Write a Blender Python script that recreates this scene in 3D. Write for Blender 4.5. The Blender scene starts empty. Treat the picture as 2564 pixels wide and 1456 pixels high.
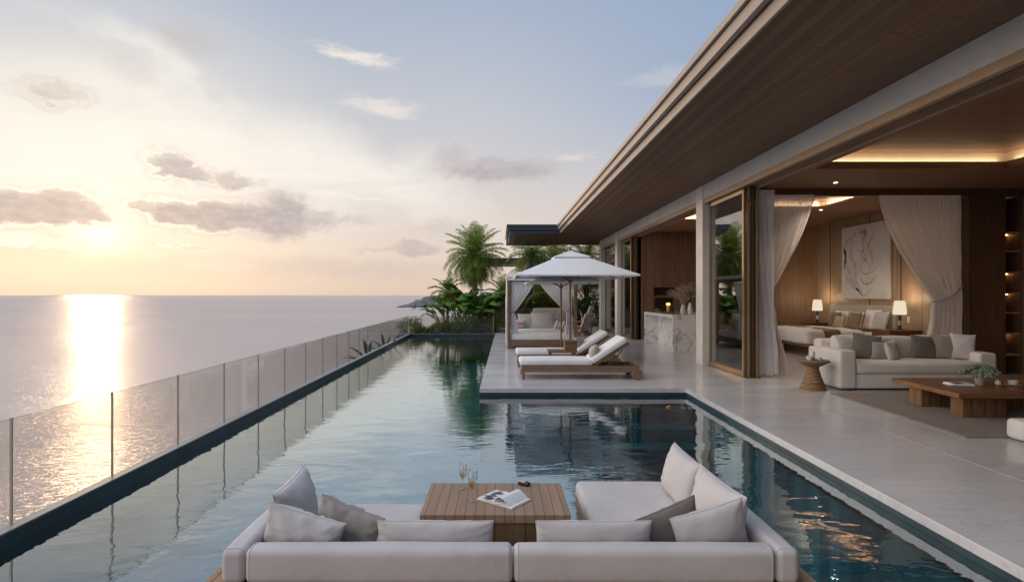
import bpy, math, random
from mathutils import Vector, Matrix, noise
R = math.radians
random.seed(7)
C = bpy.context.scene.collection
sc = bpy.context.scene
CAM = 1.6

# ------------------------------------------------------------------ camera
cam = bpy.data.cameras.new('camera'); camo = bpy.data.objects.new('camera', cam); C.objects.link(camo)
camo.location = (0, 0, CAM); camo.rotation_euler = (R(90), 0, 0)
cam.sensor_width = 36; cam.lens = 36*1440/2563
cam.shift_x = 31.5/2563; cam.shift_y = 10/2563
cam.clip_start = 0.05; cam.clip_end = 60000
sc.camera = camo
sc.view_settings.view_transform = 'Standard'; sc.view_settings.look = 'None'
sc.view_settings.exposure = .45; sc.view_settings.gamma = 1
sc.render.engine = 'CYCLES'
cy = sc.cycles
cy.use_denoising = True
try: cy.denoiser = 'OPENIMAGEDENOISE'
except Exception: pass
cy.max_bounces = 8; cy.diffuse_bounces = 4; cy.glossy_bounces = 4; cy.transmission_bounces = 6
cy.transparent_max_bounces = 16
cy.sample_clamp_indirect = 4; cy.sample_clamp_direct = 0
cy.caustics_reflective = False; cy.caustics_refractive = False

def px(x, y, z):
    """world point on the horizontal plane z"""
    Y = (CAM - z)*1440/(y - 738); return ((x-1250)*Y/1440, Y, z)

# ------------------------------------------------------------------ node helpers
def s2l(c):
    return tuple(((v/255)/12.92 if v/255 <= .04045 else ((v/255+.055)/1.055)**2.4) for v in c)

class NT:
    def __init__(s, tree): s.t = tree; s.n = tree.nodes; s.l = tree.links
    def new(s, typ, **k):
        n = s.n.new(typ)
        for a, b in k.items(): setattr(n, a, b)
        return n
    def put(s, sock, v):
        if v is None: return
        if isinstance(v, bpy.types.NodeSocket): s.l.new(v, sock)
        elif isinstance(v, (tuple, list)):
            sock.default_value = tuple(v) if len(v) == len(sock.default_value) else (tuple(v)+(1,))[:len(sock.default_value)]
        else: sock.default_value = v
    def m(s, op, a=None, b=None, c=None, clamp=False):
        n = s.new('ShaderNodeMath', operation=op); n.use_clamp = clamp
        for i, v in enumerate((a, b, c)): s.put(n.inputs[i], v)
        return n.outputs[0]
    def vm(s, op, a=None, b=None, out=0):
        n = s.new('ShaderNodeVectorMath', operation=op)
        s.put(n.inputs[0], a); s.put(n.inputs[1], b)
        return n.outputs[out]
    def mr(s, v, a, b, c=0, d=1, t='SMOOTHSTEP'):
        n = s.new('ShaderNodeMapRange', interpolation_type=t)
        for i, q in enumerate((v, a, b, c, d)): s.put(n.inputs[i], q)
        return n.outputs[0]
    def mix(s, f, a, b, bt='MIX'):
        n = s.new('ShaderNodeMix', data_type='RGBA', blend_type=bt)
        s.put(n.inputs[0], f); s.put(n.inputs[6], a); s.put(n.inputs[7], b)
        return n.outputs[2]
    def noise(s, vec, scale, detail=3, rough=.5, dist=0, col=False):
        n = s.new('ShaderNodeTexNoise'); s.put(n.inputs['Vector'], vec)
        n.inputs['Scale'].default_value = scale; n.inputs['Detail'].default_value = detail
        n.inputs['Roughness'].default_value = rough; n.inputs['Distortion'].default_value = dist
        return n.outputs['Color' if col else 'Fac']
    def map(s, vec, scale=(1,1,1), rot=(0,0,0), loc=(0,0,0)):
        n = s.new('ShaderNodeMapping'); s.put(n.inputs['Vector'], vec)
        n.inputs['Scale'].default_value = scale; n.inputs['Rotation'].default_value = rot; n.inputs['Location'].default_value = loc
        return n.outputs[0]
    def sep(s, vec):
        n = s.new('ShaderNodeSeparateXYZ'); s.put(n.inputs[0], vec); return n.outputs
    def comb(s, x, y, z=0):
        n = s.new('ShaderNodeCombineXYZ')
        for i, v in enumerate((x, y, z)): s.put(n.inputs[i], v)
        return n.outputs[0]
    def ramp(s, v, stops):
        n = s.new('ShaderNodeValToRGB'); s.put(n.inputs[0], v); e = n.color_ramp.elements
        while len(e) < len(stops): e.new(.5)
        for i, (p, c) in enumerate(stops): e[i].position = p; e[i].color = tuple(c)+(1,)
        return n.outputs[0]
    def bump(s, h, strength=.3, dist=.01):
        n = s.new('ShaderNodeBump'); s.put(n.inputs['Height'], h)
        n.inputs['Strength'].default_value = strength; n.inputs['Distance'].default_value = dist
        return n.outputs[0]

def newmat(name):
    m = bpy.data.materials.new(name); m.use_nodes = True
    t = NT(m.node_tree); p = t.n['Principled BSDF']; return m, t, p
def objco(t): return t.new('ShaderNodeTexCoord').outputs['Object']

def plain(name, col, rough=.6, var=.12, scale=6, metal=0, bump=0, bscale=80, spec=None, sheen=0):
    m, t, p = newmat(name); co = objco(t)
    n = t.noise(co, scale, 4, .6)
    dk = tuple(c*(1-var) for c in col); lt = tuple(min(1, c*(1+var)) for c in col)
    t.put(p.inputs['Base Color'], t.mix(t.mr(n, .3, .7), dk, lt))
    p.inputs['Roughness'].default_value = rough; p.inputs['Metallic'].default_value = metal
    if spec is not None: p.inputs['Specular IOR Level'].default_value = spec
    if sheen: p.inputs['Sheen Weight'].default_value = sheen
    if bump: t.put(p.inputs['Normal'], t.bump(t.noise(co, bscale, 3), bump, .004))
    return m

def fabric(name, col, weave=420, var=.05, b=.25):
    m, t, p = newmat(name); co = objco(t)
    n = t.noise(co, 3, 3, .6)
    fine = t.noise(co, weave, 2, .7)
    c = t.mix(t.mr(n, .3, .7), tuple(v*(1-var) for v in col), tuple(min(1, v*(1+var)) for v in col))
    c = t.mix(t.mr(fine, .3, .7, 0, .16), c, tuple(v*.6 for v in col))
    t.put(p.inputs['Base Color'], c)
    p.inputs['Roughness'].default_value = .9; p.inputs['Specular IOR Level'].default_value = .2
    p.inputs['Sheen Weight'].default_value = .15
    soft = t.noise(co, 9, 4, .55)
    h = t.m('ADD', t.m('MULTIPLY', fine, .12), soft)
    t.put(p.inputs['Normal'], t.bump(h, b*1.6, .014))
    return m

def wood(name, c1, c2, across=0, width=.12, grain=1, gap=.004, rough=.45, gapdark=.25, pv=.25, third=None, gs=1.0, spec=.22, butt=0):
    """planks across one axis, running along the grain axis"""
    m, t, p = newmat(name); co = objco(t); s = t.sep(co)
    idx = t.m('FLOOR', t.m('DIVIDE', s[across], width))
    fr = t.m('FRACT', t.m('DIVIDE', s[across], width))
    wn = t.new('ShaderNodeTexWhiteNoise', noise_dimensions='1D'); t.put(wn.inputs['W'], idx)
    sca = [9*gs, 9*gs, 9*gs]; sca[grain] = .55*gs
    off = t.m('MULTIPLY', wn.outputs['Value'], 7.0)
    v = t.vm('ADD', t.map(co, tuple(sca)), t.comb(off, off, off))
    g1 = t.noise(v, 1.6, 5, .65, .8)
    g2 = t.noise(v, 9, 3, .7)
    f = t.m('ADD', t.m('MULTIPLY', g1, .75), t.m('MULTIPLY', g2, .25))
    col = t.mix(t.mr(f, .32, .68), c1, c2)
    br = t.mr(wn.outputs['Value'], 0, 1, 1-pv, 1+pv, 'LINEAR')
    col = t.mix(1.0, col, t.comb(br, br, br), 'MULTIPLY')
    if gap:
        g = t.m('GREATER_THAN', t.m('ABSOLUTE', t.m('SUBTRACT', fr, .5)), .5 - gap/width)
        if butt:
            f2 = t.m('FRACT', t.m('ADD', t.m('DIVIDE', s[grain], butt), t.m('MULTIPLY', wn.outputs['Value'], 5.3)))
            g = t.m('MAXIMUM', g, t.m('LESS_THAN', f2, .006))
        col = t.mix(g, col, tuple(c*gapdark for c in c1))
        h = t.m('SUBTRACT', t.m('MULTIPLY', f, .15), g)
    else: h = t.m('MULTIPLY', f, .15)
    t.put(p.inputs['Base Color'], col)
    t.put(p.inputs['Roughness'], t.mr(g1, .2, .8, rough-.08, rough+.12))
    p.inputs['Specular IOR Level'].default_value = spec
    t.put(p.inputs['Normal'], t.bump(h, .35, .004))
    return m

def emit(name, col, st):
    m, t, p = newmat(name); t.n.remove(p)
    e = t.new('ShaderNodeEmission'); t.put(e.inputs[0], col); e.inputs[1].default_value = st
    t.l.new(e.outputs[0], t.n['Material Output'].inputs[0]); return m

def schlick(t, ior, normal=None, pw=5):
    g = t.new('ShaderNodeNewGeometry')
    c = t.m('ABSOLUTE', t.vm('DOT_PRODUCT', g.outputs['Incoming'], normal or g.outputs['Normal'], out=1))
    f0 = ((ior-1)/(ior+1))**2
    return t.m('ADD', f0, t.m('MULTIPLY', 1-f0, t.m('POWER', t.m('SUBTRACT', 1, c, clamp=True), pw)), clamp=True)
def glassy(name, tint, ior=1.5, rough=0.0, extra=0.0):
    m, t, p = newmat(name); t.n.remove(p)
    tr = t.new('ShaderNodeBsdfTransparent'); t.put(tr.inputs[0], tint)
    gl = t.new('ShaderNodeBsdfGlossy'); gl.inputs['Roughness'].default_value = rough
    f = t.m('ADD', schlick(t, ior), extra, clamp=True)
    mx = t.new('ShaderNodeMixShader'); t.l.new(f, mx.inputs[0]); t.l.new(tr.outputs[0], mx.inputs[1]); t.l.new(gl.outputs[0], mx.inputs[2])
    t.l.new(mx.outputs[0], t.n['Material Output'].inputs[0]); return m

def leafmat(name, col, col2, tr=.35):
    m, t, p = newmat(name); co = objco(t)
    n = t.noise(co, 2.2, 3, .6); n2 = t.noise(co, 23, 2, .6)
    f = t.m('ADD', t.m('MULTIPLY', n, .6), t.m('MULTIPLY', n2, .4))
    c = t.mix(t.mr(f, .36, .64), col, col2)
    t.put(p.inputs['Base Color'], c); p.inputs['Roughness'].default_value = .45
    p.inputs['Specular IOR Level'].default_value = .35
    tl = t.new('ShaderNodeBsdfTranslucent'); t.put(tl.inputs[0], t.mix(.5, c, (.25, .32, .03)))
    mx = t.new('ShaderNodeMixShader'); mx.inputs[0].default_value = tr
    t.l.new(p.outputs[0], mx.inputs[1]); t.l.new(tl.outputs[0], mx.inputs[2])
    t.l.new(mx.outputs[0], t.n['Material Output'].inputs[0]); return m

def sheer(name, col, alpha=.25, tr=.5):
    m, t, p = newmat(name); co = objco(t)
    p.inputs['Roughness'].default_value = .9; p.inputs['Specular IOR Level'].default_value = .1
    t.put(p.inputs['Base Color'], col)
    tl = t.new('ShaderNodeBsdfTranslucent'); t.put(tl.inputs[0], col)
    mx = t.new('ShaderNodeMixShader'); mx.inputs[0].default_value = tr
    t.l.new(p.outputs[0], mx.inputs[1]); t.l.new(tl.outputs[0], mx.inputs[2])
    tp = t.new('ShaderNodeBsdfTransparent'); m2 = t.new('ShaderNodeMixShader')
    n = t.noise(co, 300, 2, .6)
    t.put(m2.inputs[0], t.mr(n, .3, .7, alpha*.6, alpha*1.4))
    t.l.new(mx.outputs[0], m2.inputs[1]); t.l.new(tp.outputs[0], m2.inputs[2])
    t.l.new(m2.outputs[0], t.n['Material Output'].inputs[0]); return m

M = {}
M['fab_white'] = fabric('outdoor_white_fabric', (.50, .475, .47))
M['fab_lounger'] = fabric('lounger_white_fabric', (.72, .72, .73))
M['fab_sofa'] = fabric('sofa_linen', (.62, .59, .56))
M['fab_taupe'] = fabric('taupe_linen', (.33, .295, .265), 300, .12, .4)
M['fab_grey'] = fabric('grey_linen', (.17, .155, .14), 300, .1, .35)
M['fab_light'] = fabric('pale_grey_linen', (.52, .50, .49), 300, .06, .35)
M['fab_beige'] = fabric('beige_linen', (.42, .37, .31), 300, .08, .35)
M['fab_gold'] = fabric('honey_linen', (.44, .33, .19), 300)
M['fab_brown'] = fabric('brown_linen', (.22, .16, .10), 300)
M['fab_pink'] = fabric('dusty_pink_fabric', (.42, .24, .21), 300)
M['fab_umb'] = fabric('canopy_canvas', (.76, .78, .81), 500, .02, .08)
M['bed_white'] = fabric('bed_cotton', (.84, .80, .77), 400, .03, .5)
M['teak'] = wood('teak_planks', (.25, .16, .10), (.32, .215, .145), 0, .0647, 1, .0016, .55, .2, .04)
M['teak_plain'] = wood('teak_timber', (.155, .095, .06), (.22, .14, .09), 2, 3, 0, 0, .55)
M['teak_y'] = wood('teak_timber_long', (.155, .095, .06), (.22, .14, .09), 2, 3, 1, 0, .55)
M['teak_z'] = wood('teak_timber_upright', (.17, .105, .068), (.24, .155, .10), 0, 3, 2, 0, .55)
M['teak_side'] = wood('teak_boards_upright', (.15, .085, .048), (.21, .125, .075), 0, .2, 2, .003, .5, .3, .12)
M['dark_teak'] = wood('dark_teak', (.10, .055, .03), (.17, .10, .06), 2, 3, 0, 0, .5)
M['soffit'] = wood('soffit_boards', (.155, .09, .056), (.22, .13, .085), 0, .115, 1, .003, .5, .45, .20, butt=2.7)
M['ceil'] = wood('ceiling_boards', (.18, .088, .048), (.26, .138, .08), 1, .13, 0, .003, .62, .45, .10)
M['ceil_plain'] = wood('ceiling_veneer', (.25, .125, .07), (.34, .19, .115), 1, 2.4, 0, 0, .6)
M['wall_x'] = wood('wall_veneer_across', (.25, .15, .085), (.35, .22, .135), 0, .9, 2, .004, .45, .2, .07)
M['wall_y'] = wood('wall_veneer_along', (.30, .20, .12), (.41, .28, .175), 1, .95, 2, .006, .45, .2, .05)
M['rib_wall'] = wood('ribbed_wood_wall', (.15, .085, .055), (.22, .13, .085), 0, .30, 2, .004, .5, .4, .06)
M['dark_wall'] = wood('dark_wood_wall', (.085, .042, .024), (.14, .075, .042), 0, 1.2, 2, .004, .4, .3, .06)
M['table_wood'] = wood('walnut_table', (.14, .062, .028), (.24, .115, .055), 1, .36, 0, .0, .35, .3, .12)
M['table_leg'] = wood('rough_oak_block', (.11, .058, .028), (.22, .125, .065), 0, .16, 2, .005, .5, .2, .2)
M['bronze'] = plain('bronze_frame', (.23, .155, .088), .42, .1, 3, .35)
M['tan'] = plain('tan_header', (.36, .24, .15), .6, .08, 2)
M['tray'] = plain('cream_tray', (.66, .56, .42), .7, .04, 2)
M['bronze_dk'] = plain('dark_bronze', (.07, .05, .035), .4, .1, 3, .5)
M['steel'] = plain('bronzed_post', (.46, .41, .34), .35, .05, 3, .6)
M['black'] = plain('black_plastic', (.012, .012, .013), .3)
M['conc'] = plain('painted_render', (.55, .53, .50), .75, .05, 1.5, 0, .2, 60)
M['col'] = plain('column_stone', (.66, .62, .56), .7, .06, 2, 0, .25, 50)
M['fascia'] = plain('fascia_metal', (.37, .30, .25), .5, .05, 1.2, .1)
M['fascia_dk'] = plain('dark_fascia_and_shade', (.035, .028, .024), .5)
M['slate'] = plain('slate_blue_metal', (.045, .058, .075), .4, .1, 1.5, .3)
M['ceramic'] = plain('white_ceramic', (.62, .59, .56), .3, .05, 12)
M['gold'] = plain('brass', (.55, .36, .14), .25, .05, 5, .95)
M['wicker'] = wood('wicker_weave', (.22, .12, .06), (.42, .26, .14), 2, .022, 0, .005, .6, .3, .2)
M['bark'] = plain('palm_bark', (.22, .19, .16), .9, .45, 14, 0, .8, 30)
M['stem'] = plain('green_stem', (.12, .13, .05), .6, .3, 9)
M['leaf'] = leafmat('palm_leaf', (.09, .165, .022), (.25, .33, .06), .42)
M['leaf_dk'] = leafmat('banana_leaf', (.045, .13, .022), (.12, .25, .045), .4)
M['leaf_bush'] = leafmat('bush_leaf', (.08, .13, .03), (.28, .31, .08), .4)
M['leaf_yel'] = leafmat('yellow_green_leaf', (.12, .17, .025), (.34, .36, .08), .45)
M['leaf_agave'] = leafmat('agave_leaf', (.05, .06, .04), (.12, .125, .09), .15)
M['leaf_succ'] = leafmat('succulent_leaf', (.12, .17, .12), (.24, .30, .22), .1)
M['dry'] = plain('dried_flowers', (.34, .25, .19), .8, .3, 30)
M['soil'] = plain('soil', (.06, .045, .03), .95, .4, 3, 0, .6, 12)
M['rock'] = plain('headland_rock', (.13, .115, .125), .95, .35, .06)
M['paper'] = plain('paper', (.74, .73, .73), .6, .03, 8)
M['ink'] = plain('printed_ink', (.03, .035, .05), .5)
M['greyink'] = plain('grey_ink', (.22, .19, .17), .7, .3, 20)
M['canvas'] = plain('art_canvas', (.60, .57, .53), .8, .06, 2.2)
M['sheer'] = sheer('sheer_curtain', (.92, .88, .85), .16, .5)
M['drape'] = sheer('white_drape', (.86, .86, .87), .03, .22)
M['glass'] = glassy('door_glass', (.80, .82, .80), 1.5, 0, .34)
M['fence_glass'] = glassy('fence_glass', (.91, .895, .875), 1.45)
M['clear'] = glassy('clear_glass', (.95, .955, .96), 1.5, 0, .05)
M['wine'] = glassy('sparkling_wine', (.92, .78, .52), 1.33)
M['cove'] = emit('warm_led', (1, .80, .53), 10)
M['cove2'] = emit('warm_led_bedroom', (1, .80, .55), 26)
M['shade'] = emit('lamp_shade_lit', (1, .84, .62), .62)
M['spot'] = emit('downlight_lit', (1, .9, .75), 6)
M['flame'] = emit('amber_glow', (1, .42, .10), 2.2)
M['niche'] = emit('shelf_led', (1, .6, .25), 14)

# --- stone deck
m, t, p = newmat('honed_stone'); co = objco(t); s = t.sep(co)
st = t.noise(t.map(co, (.35, 1.3, 1)), 1.1, 5, .55, .6)
cl = t.noise(co, .7, 4, .5)
c = t.mix(t.mr(st, .3, .7), (.565, .56, .575), (.65, .64, .655))
c = t.mix(t.mr(cl, .35, .65, 0, .5), c, (.53, .515, .53))
wv = t.noise(t.map(co, (.6, 3.2, 1), (0, 0, .12)), 1.1, 8, .62, 1.3)
vein = t.mr(t.m('ABSOLUTE', t.m('SUBTRACT', wv, .5)), 0, .016, .6, 0)
c = t.mix(vein, c, (.44, .415, .41))
def joint(t, v, w, off=0, th=.0016):
    fr = t.m('FRACT', t.m('DIVIDE', t.m('ADD', v, off), w))
    return t.m('GREATER_THAN', t.m('ABSOLUTE', t.m('SUBTRACT', fr, .5)), .5-th/w)
j = t.m('MAXIMUM', joint(t, s[1], 1.6), joint(t, s[0], 3.2, .9))
c = t.mix(t.m('MULTIPLY', j, .5), c, (.35, .33, .31))
t.put(p.inputs['Base Color'], c)
t.put(p.inputs['Roughness'], t.mr(st, .2, .8, .13, .22))
p.inputs['Specular IOR Level'].default_value = .55
t.put(p.inputs['Normal'], t.bump(t.noise(co, 2.5, 3), .05, .01))
M['deck'] = m

# --- marble
m, t, p = newmat('veined_marble'); co = objco(t)
n1 = t.noise(co, .85, 7, .56, 1.5)
v1 = t.mr(t.m('ABSOLUTE', t.m('SUBTRACT', n1, .5)), 0, .02, 1, 0)
n2 = t.noise(co, 2.0, 6, .6, 1.2)
v2 = t.mr(t.m('ABSOLUTE', t.m('SUBTRACT', n2, .5)), 0, .006, .35, 0)
c = t.mix(t.mr(t.noise(co, 1.2, 3), .3, .7), (.72, .70, .68), (.80, .78, .76))
c = t.mix(t.m('MAXIMUM', t.m('MULTIPLY', v1, .75), v2), c, (.27, .25, .25))
t.put(p.inputs['Base Color'], c); p.inputs['Roughness'].default_value = .2
M['marble'] = m

# --- pool tile
m, t, p = newmat('green_pool_tile'); co = objco(t)
br = t.new('ShaderNodeTexBrick'); t.put(br.inputs['Vector'], co)
br.inputs['Scale'].default_value = 1; br.inputs['Brick Width'].default_value = .34; br.inputs['Row Height'].default_value = .17
br.inputs['Mortar Size'].default_value = .003; br.inputs['Bias'].default_value = 0
t.put(br.inputs['Color1'], (.02, .15, .21)); t.put(br.inputs['Color2'], (.10, .40, .47)); t.put(br.inputs['Mortar'], (.015, .08, .11))
t.put(p.inputs['Base Color'], t.mix(t.mr(t.noise(co, 2, 3), .3, .7, 0, .35), br.outputs['Color'], (.03, .19, .25)))
p.inputs['Roughness'].default_value = .35
M['pooltile'] = m
m, t, p = newmat('dark_edge_tile'); co = objco(t); s = t.sep(co)
j = t.m('MAXIMUM', joint(t, s[1], .3, 0, .002), joint(t, s[0], .3, 0, .002))
c = t.mix(t.mr(t.noise(co, 3, 3), .3, .7), (.018, .038, .045), (.03, .058, .066))
t.put(p.inputs['Base Color'], t.mix(j, c, (.05, .08, .085))); p.inputs['Roughness'].default_value = .3
M['edgetile'] = m
M['coping'] = plain('pale_coping', (.33, .34, .33), .5, .08, 2)

# --- pool water
m, t, p = newmat('pool_water'); t.n.remove(p); co = objco(t)
w1 = t.noise(t.map(co, (1.0, 1.6, 1), (0, 0, .25)), 1.6, 2, .5, .5)
w2 = t.noise(t.map(co, (1.2, 2.2, 1), (0, 0, -.3)), 4.2, 3, .5, .5)
calm = t.mr(t.noise(co, .28, 2), .35, .65, .35, 1.0)
h = t.m('ADD', t.m('MULTIPLY', w1, .62), t.m('MULTIPLY', w2, t.m('MULTIPLY', calm, .26)))
bn = t.bump(h, 1.0, .0090)
tr = t.new('ShaderNodeBsdfTransparent'); t.put(tr.inputs[0], (.52, .80, .84))
gl = t.new('ShaderNodeBsdfGlossy'); gl.inputs['Roughness'].default_value = .012; t.put(gl.inputs[0], (.86, .95, 1.0)); t.put(gl.inputs['Normal'], bn)
mx = t.new('ShaderNodeMixShader'); t.l.new(schlick(t, 2.7, bn, 2.7), mx.inputs[0]); t.l.new(tr.outputs[0], mx.inputs[1]); t.l.new(gl.outputs[0], mx.inputs[2])
t.l.new(mx.outputs[0], t.n['Material Output'].inputs[0]); M['water'] = m

# --- sea
m, t, p = newmat('sea_water'); t.n.remove(p); co = objco(t)
sw = t.map(co, (1, 1, 1), (0, 0, R(-30)))
a1 = t.noise(t.map(sw, (.28, 1.6, 1)), .16, 3, .6, .6)
a2 = t.noise(t.map(sw, (.32, 1.8, 1), (0, 0, .06)), .62, 3, .6, .5)
a3 = t.noise(t.map(sw, (.6, 1.6, 1), (0, 0, -.08)), 2.0, 3, .6, .3)
big = t.mr(t.noise(t.map(co, (.15, 1, 1)), .012, 3), .35, .65, .55, 1.15)
h = t.m('MULTIPLY', t.m('ADD', t.m('ADD', t.m('MULTIPLY', a1, 1.2), t.m('MULTIPLY', a2, 1.0)), t.m('MULTIPLY', a3, .42)), big)
bn = t.bump(h, 1.0, 1.2)
df = t.new('ShaderNodeBsdfDiffuse'); t.put(df.inputs[0], (.47, .41, .375))
gl = t.new('ShaderNodeBsdfGlossy'); gl.inputs['Roughness'].default_value = .17; t.put(gl.inputs['Normal'], bn)
t.put(gl.inputs[0], (.95, .90, .86))
fr = t.new('ShaderNodeFresnel'); fr.inputs[0].default_value = 1.7; t.put(fr.inputs['Normal'], bn)
mx = t.new('ShaderNodeMixShader'); t.l.new(t.m('MULTIPLY', fr.outputs[0], .55), mx.inputs[0]); t.l.new(df.outputs[0], mx.inputs[1]); t.l.new(gl.outputs[0], mx.inputs[2])
t.l.new(mx.outputs[0], t.n['Material Output'].inputs[0]); M['sea'] = m

# --- rug
m, t, p = newmat('woven_rug'); co = objco(t)
n = t.noise(t.map(co, (3, 22, 1)), 3, 3, .7); n2 = t.noise(co, 160, 2)
c = t.mix(t.mr(n, .35, .65), (.20, .17, .15), (.31, .275, .245))
c = t.mix(t.mr(n2, .3, .7, 0, .5), c, (.17, .145, .125))
t.put(p.inputs['Base Color'], c); p.inputs['Roughness'].default_value = .95
t.put(p.inputs['Normal'], t.bump(t.m('ADD', n, n2), .6, .006)); M['rug'] = m

# ------------------------------------------------------------------ sky
SUN_AZ, SUN_EL = -35.0, 5.2
w = bpy.data.worlds.new('World'); sc.world = w; w.use_nodes = True
t = NT(w.node_tree); bg = t.n['Background']; out = t.n['World Output']
gen = t.new('ShaderNodeTexCoord').outputs['Generated']
nrm = t.vm('NORMALIZE', gen); s = t.sep(nrm)
DEG = 180/math.pi
az = t.m('MULTIPLY', t.m('ARCTAN2', s[0], s[1]), DEG)
el = t.m('MULTIPLY', t.m('ARCSINE', s[2]), DEG)
P = t.comb(az, el, 0)
def ang(x, y):
    a = math.atan((x-1250)/1440)*DEG; e = math.atan((738-y)/math.hypot(1440, x-1250))*DEG; return a, e
base = t.ramp(t.m('DIVIDE', el, 90, clamp=True), [(0, s2l((220,199,183))), (.045, s2l((226,209,196))), (.11, s2l((214,206,204))),
      (.19, s2l((196,199,207))), (.29, s2l((170,182,201))), (.5, s2l((128,150,184))), (1, s2l((112,137,176)))])
# away from the sun (right and behind) the sky is bluer and darker
daz = t.m('ABSOLUTE', t.m('SUBTRACT', az, SUN_AZ))
daz = t.m('MINIMUM', daz, t.m('SUBTRACT', 360, daz))
right = t.m('MULTIPLY', t.mr(daz, 30, 62), t.mr(el, 5, 20))
base = t.mix(t.m('MULTIPLY', right, .75), base, s2l((142,165,195)))
back = t.mr(daz, 60, 150)
base = t.mix(t.m('MULTIPLY', back, .8), base, s2l((112,124,150)))
# sun side glow
sv = Vector((math.sin(R(SUN_AZ))*math.cos(R(SUN_EL)), math.cos(R(SUN_AZ))*math.cos(R(SUN_EL)), math.sin(R(SUN_EL))))
dot = t.vm('DOT_PRODUCT', nrm, tuple(sv), out=1)
th = t.m('MULTIPLY', t.m('ARCCOSINE', t.m('MINIMUM', dot, .99999)), DEG)
g = t.mr(th, 4, 26, 1, 0)
warm = t.mix(t.mr(el, 0, 9), s2l((243,224,200)), s2l((247,241,229)))
base = t.mix(t.m('MULTIPLY', g, .62), base, warm)
# high thin cloud veil : long soft ellipses, stretched noise
veil_n = t.noise(t.map(P, (.05, .22, 1), (0, 0, -.35)), 1.0, 6, .6, .8)
def ell(P, x, y, rx, ry, rot=0, lo=1.0, hi=0.0, d=1.0):
    a, e = ang(x, y); ca = math.cos(math.atan((x-1250)/1440))
    n = t.new('ShaderNodeMapping', vector_type='TEXTURE'); t.put(n.inputs[0], P)
    n.inputs['Location'].default_value = (a, e, 0); n.inputs['Rotation'].default_value = (0, 0, rot)
    n.inputs['Scale'].default_value = (rx/1440*ca*ca*DEG, ry/1440*ca*DEG, 1)
    return t.mr(t.vm('LENGTH', n.outputs[0], out=1), lo, hi, 0, d)
wn_ = t.noise(t.map(P, (.10, .16, 1)), 1.0, 5, .6, 0, True)
Pv = t.vm('ADD', P, t.vm('MULTIPLY', t.vm('SUBTRACT', wn_, (.5, .5, .5)), (16, 9, 0)))
v = None
for (x, y, rx, ry, ro, d) in [(520, 380, 700, 185, -.16, 1.0), (880, 430, 460, 140, -.3, .8), (150, 400, 480, 230, 0, .85), (430, 190, 330, 55, -.45, .55),
                              (100, 330, 260, 90, 0, .5), (1000, 520, 330, 60, -.1, .35)]:
    q = ell(Pv, x, y, rx, ry, ro, 1.15, .1, d); v = q if v is None else t.m('MAXIMUM', v, q)
v = t.m('MULTIPLY', v, t.mr(veil_n, .25, .6, .5, 1.05))
base = t.mix(v, base, s2l((246, 241, 232)))
# small bright wisps
wn2 = t.noise(t.map(P, (.35, 1.1, 1), (0, 0, -.2)), 1.0, 6, .65, 0, True)
Pw = t.vm('ADD', P, t.vm('MULTIPLY', t.vm('SUBTRACT', wn2, (.5, .5, .5)), (7, 2.2, 0)))
v = None
for (x, y, rx, ry, ro, d) in [(890, 143, 120, 20, -.12, .8), (960, 268, 110, 26, -.05, .6), (880, 492, 170, 8, -.08, .5), (1700, 190, 170, 22, .05, .2), (1440, 395, 60, 14, 0, .4)]:
    q = ell(Pw, x, y, rx, ry, ro, 1.2, .2, d); v = q if v is None else t.m('MAXIMUM', v, q)
base = t.mix(v, base, s2l((246, 236, 222)))
# sun core behind the thin cloud
core = t.m('MULTIPLY', t.mr(th, .2, 3.6, 1, 0), t.mr(el, 1.5, 5))
base = t.mix(core, base, (1.12, 1.05, .90))
# cumulus
cn = t.noise(t.map(P, (.36, .6, 1)), 1.0, 7, .60, 0, True)
Pc = t.vm('ADD', P, t.vm('MULTIPLY', t.vm('SUBTRACT', cn, (.5, .5, .5)), (3.6, 2.4, 0)))
cn3 = t.noise(t.map(P, (1.5, 2.3, 1)), 1.0, 6, .62, 0, True)
Pc = t.vm('ADD', Pc, t.vm('MULTIPLY', t.vm('SUBTRACT', cn3, (.5, .5, .5)), (1.3, .8, 0)))
v = None; vup = None
Pu = t.vm('ADD', Pc, (-.25, .75, 0))
CL = [(40,518,120,46,1),(130,518,120,44,1),(215,530,80,32,.95),(-60,525,100,48,.95),
      (352,516,34,22,.9),(440,530,85,38,1),(540,538,95,42,1),(620,540,90,42,1),(705,540,72,56,1),(790,548,60,18,.8),(870,548,50,9,.6),(640,562,160,18,.8),
      (425,402,58,30,.9),(460,436,80,22,.9),(590,452,62,17,.9),
      (130,232,85,26,.75),(468,100,60,28,.55),(330,165,60,40,.3),
      (1235,424,140,26,.8),(1130,398,45,24,.7),(1040,620,56,15,.8),(955,622,60,6,.5),
      (478,618,38,11,.8),(402,616,26,8,.6),(40,600,150,26,.55),(150,622,90,12,.5),(790,672,360,24,.45),(1100,568,60,20,.4),(560,655,90,10,.35),
      (1540,560,120,30,.35)]
for (x, y, rx, ry, d) in CL:
    q = ell(Pc, x, y, rx*1.26, ry*1.22, 0, 1.2 if d > .7 else 1.5, .5 if d > .7 else .2, d); v = q if v is None else t.m('MAXIMUM', v, q)
    if d > .7:
        q = ell(Pu, x, y, rx*1.24, ry*1.27, 0, 1.2, .45, d); vup = q if vup is None else t.m('MAXIMUM', vup, q)
warmc = t.mix(t.mr(th, 4, 32), s2l((160,152,160)), s2l((164,158,168)))
body = t.mix(t.mr(t.noise(t.map(P, (.7, 1.5, 1)), 1.2, 6, .65), .35, .68), warmc, s2l((184,174,178)))
top = t.m('MULTIPLY', t.mr(vup, .05, .95, 1, 0), .6)
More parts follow.
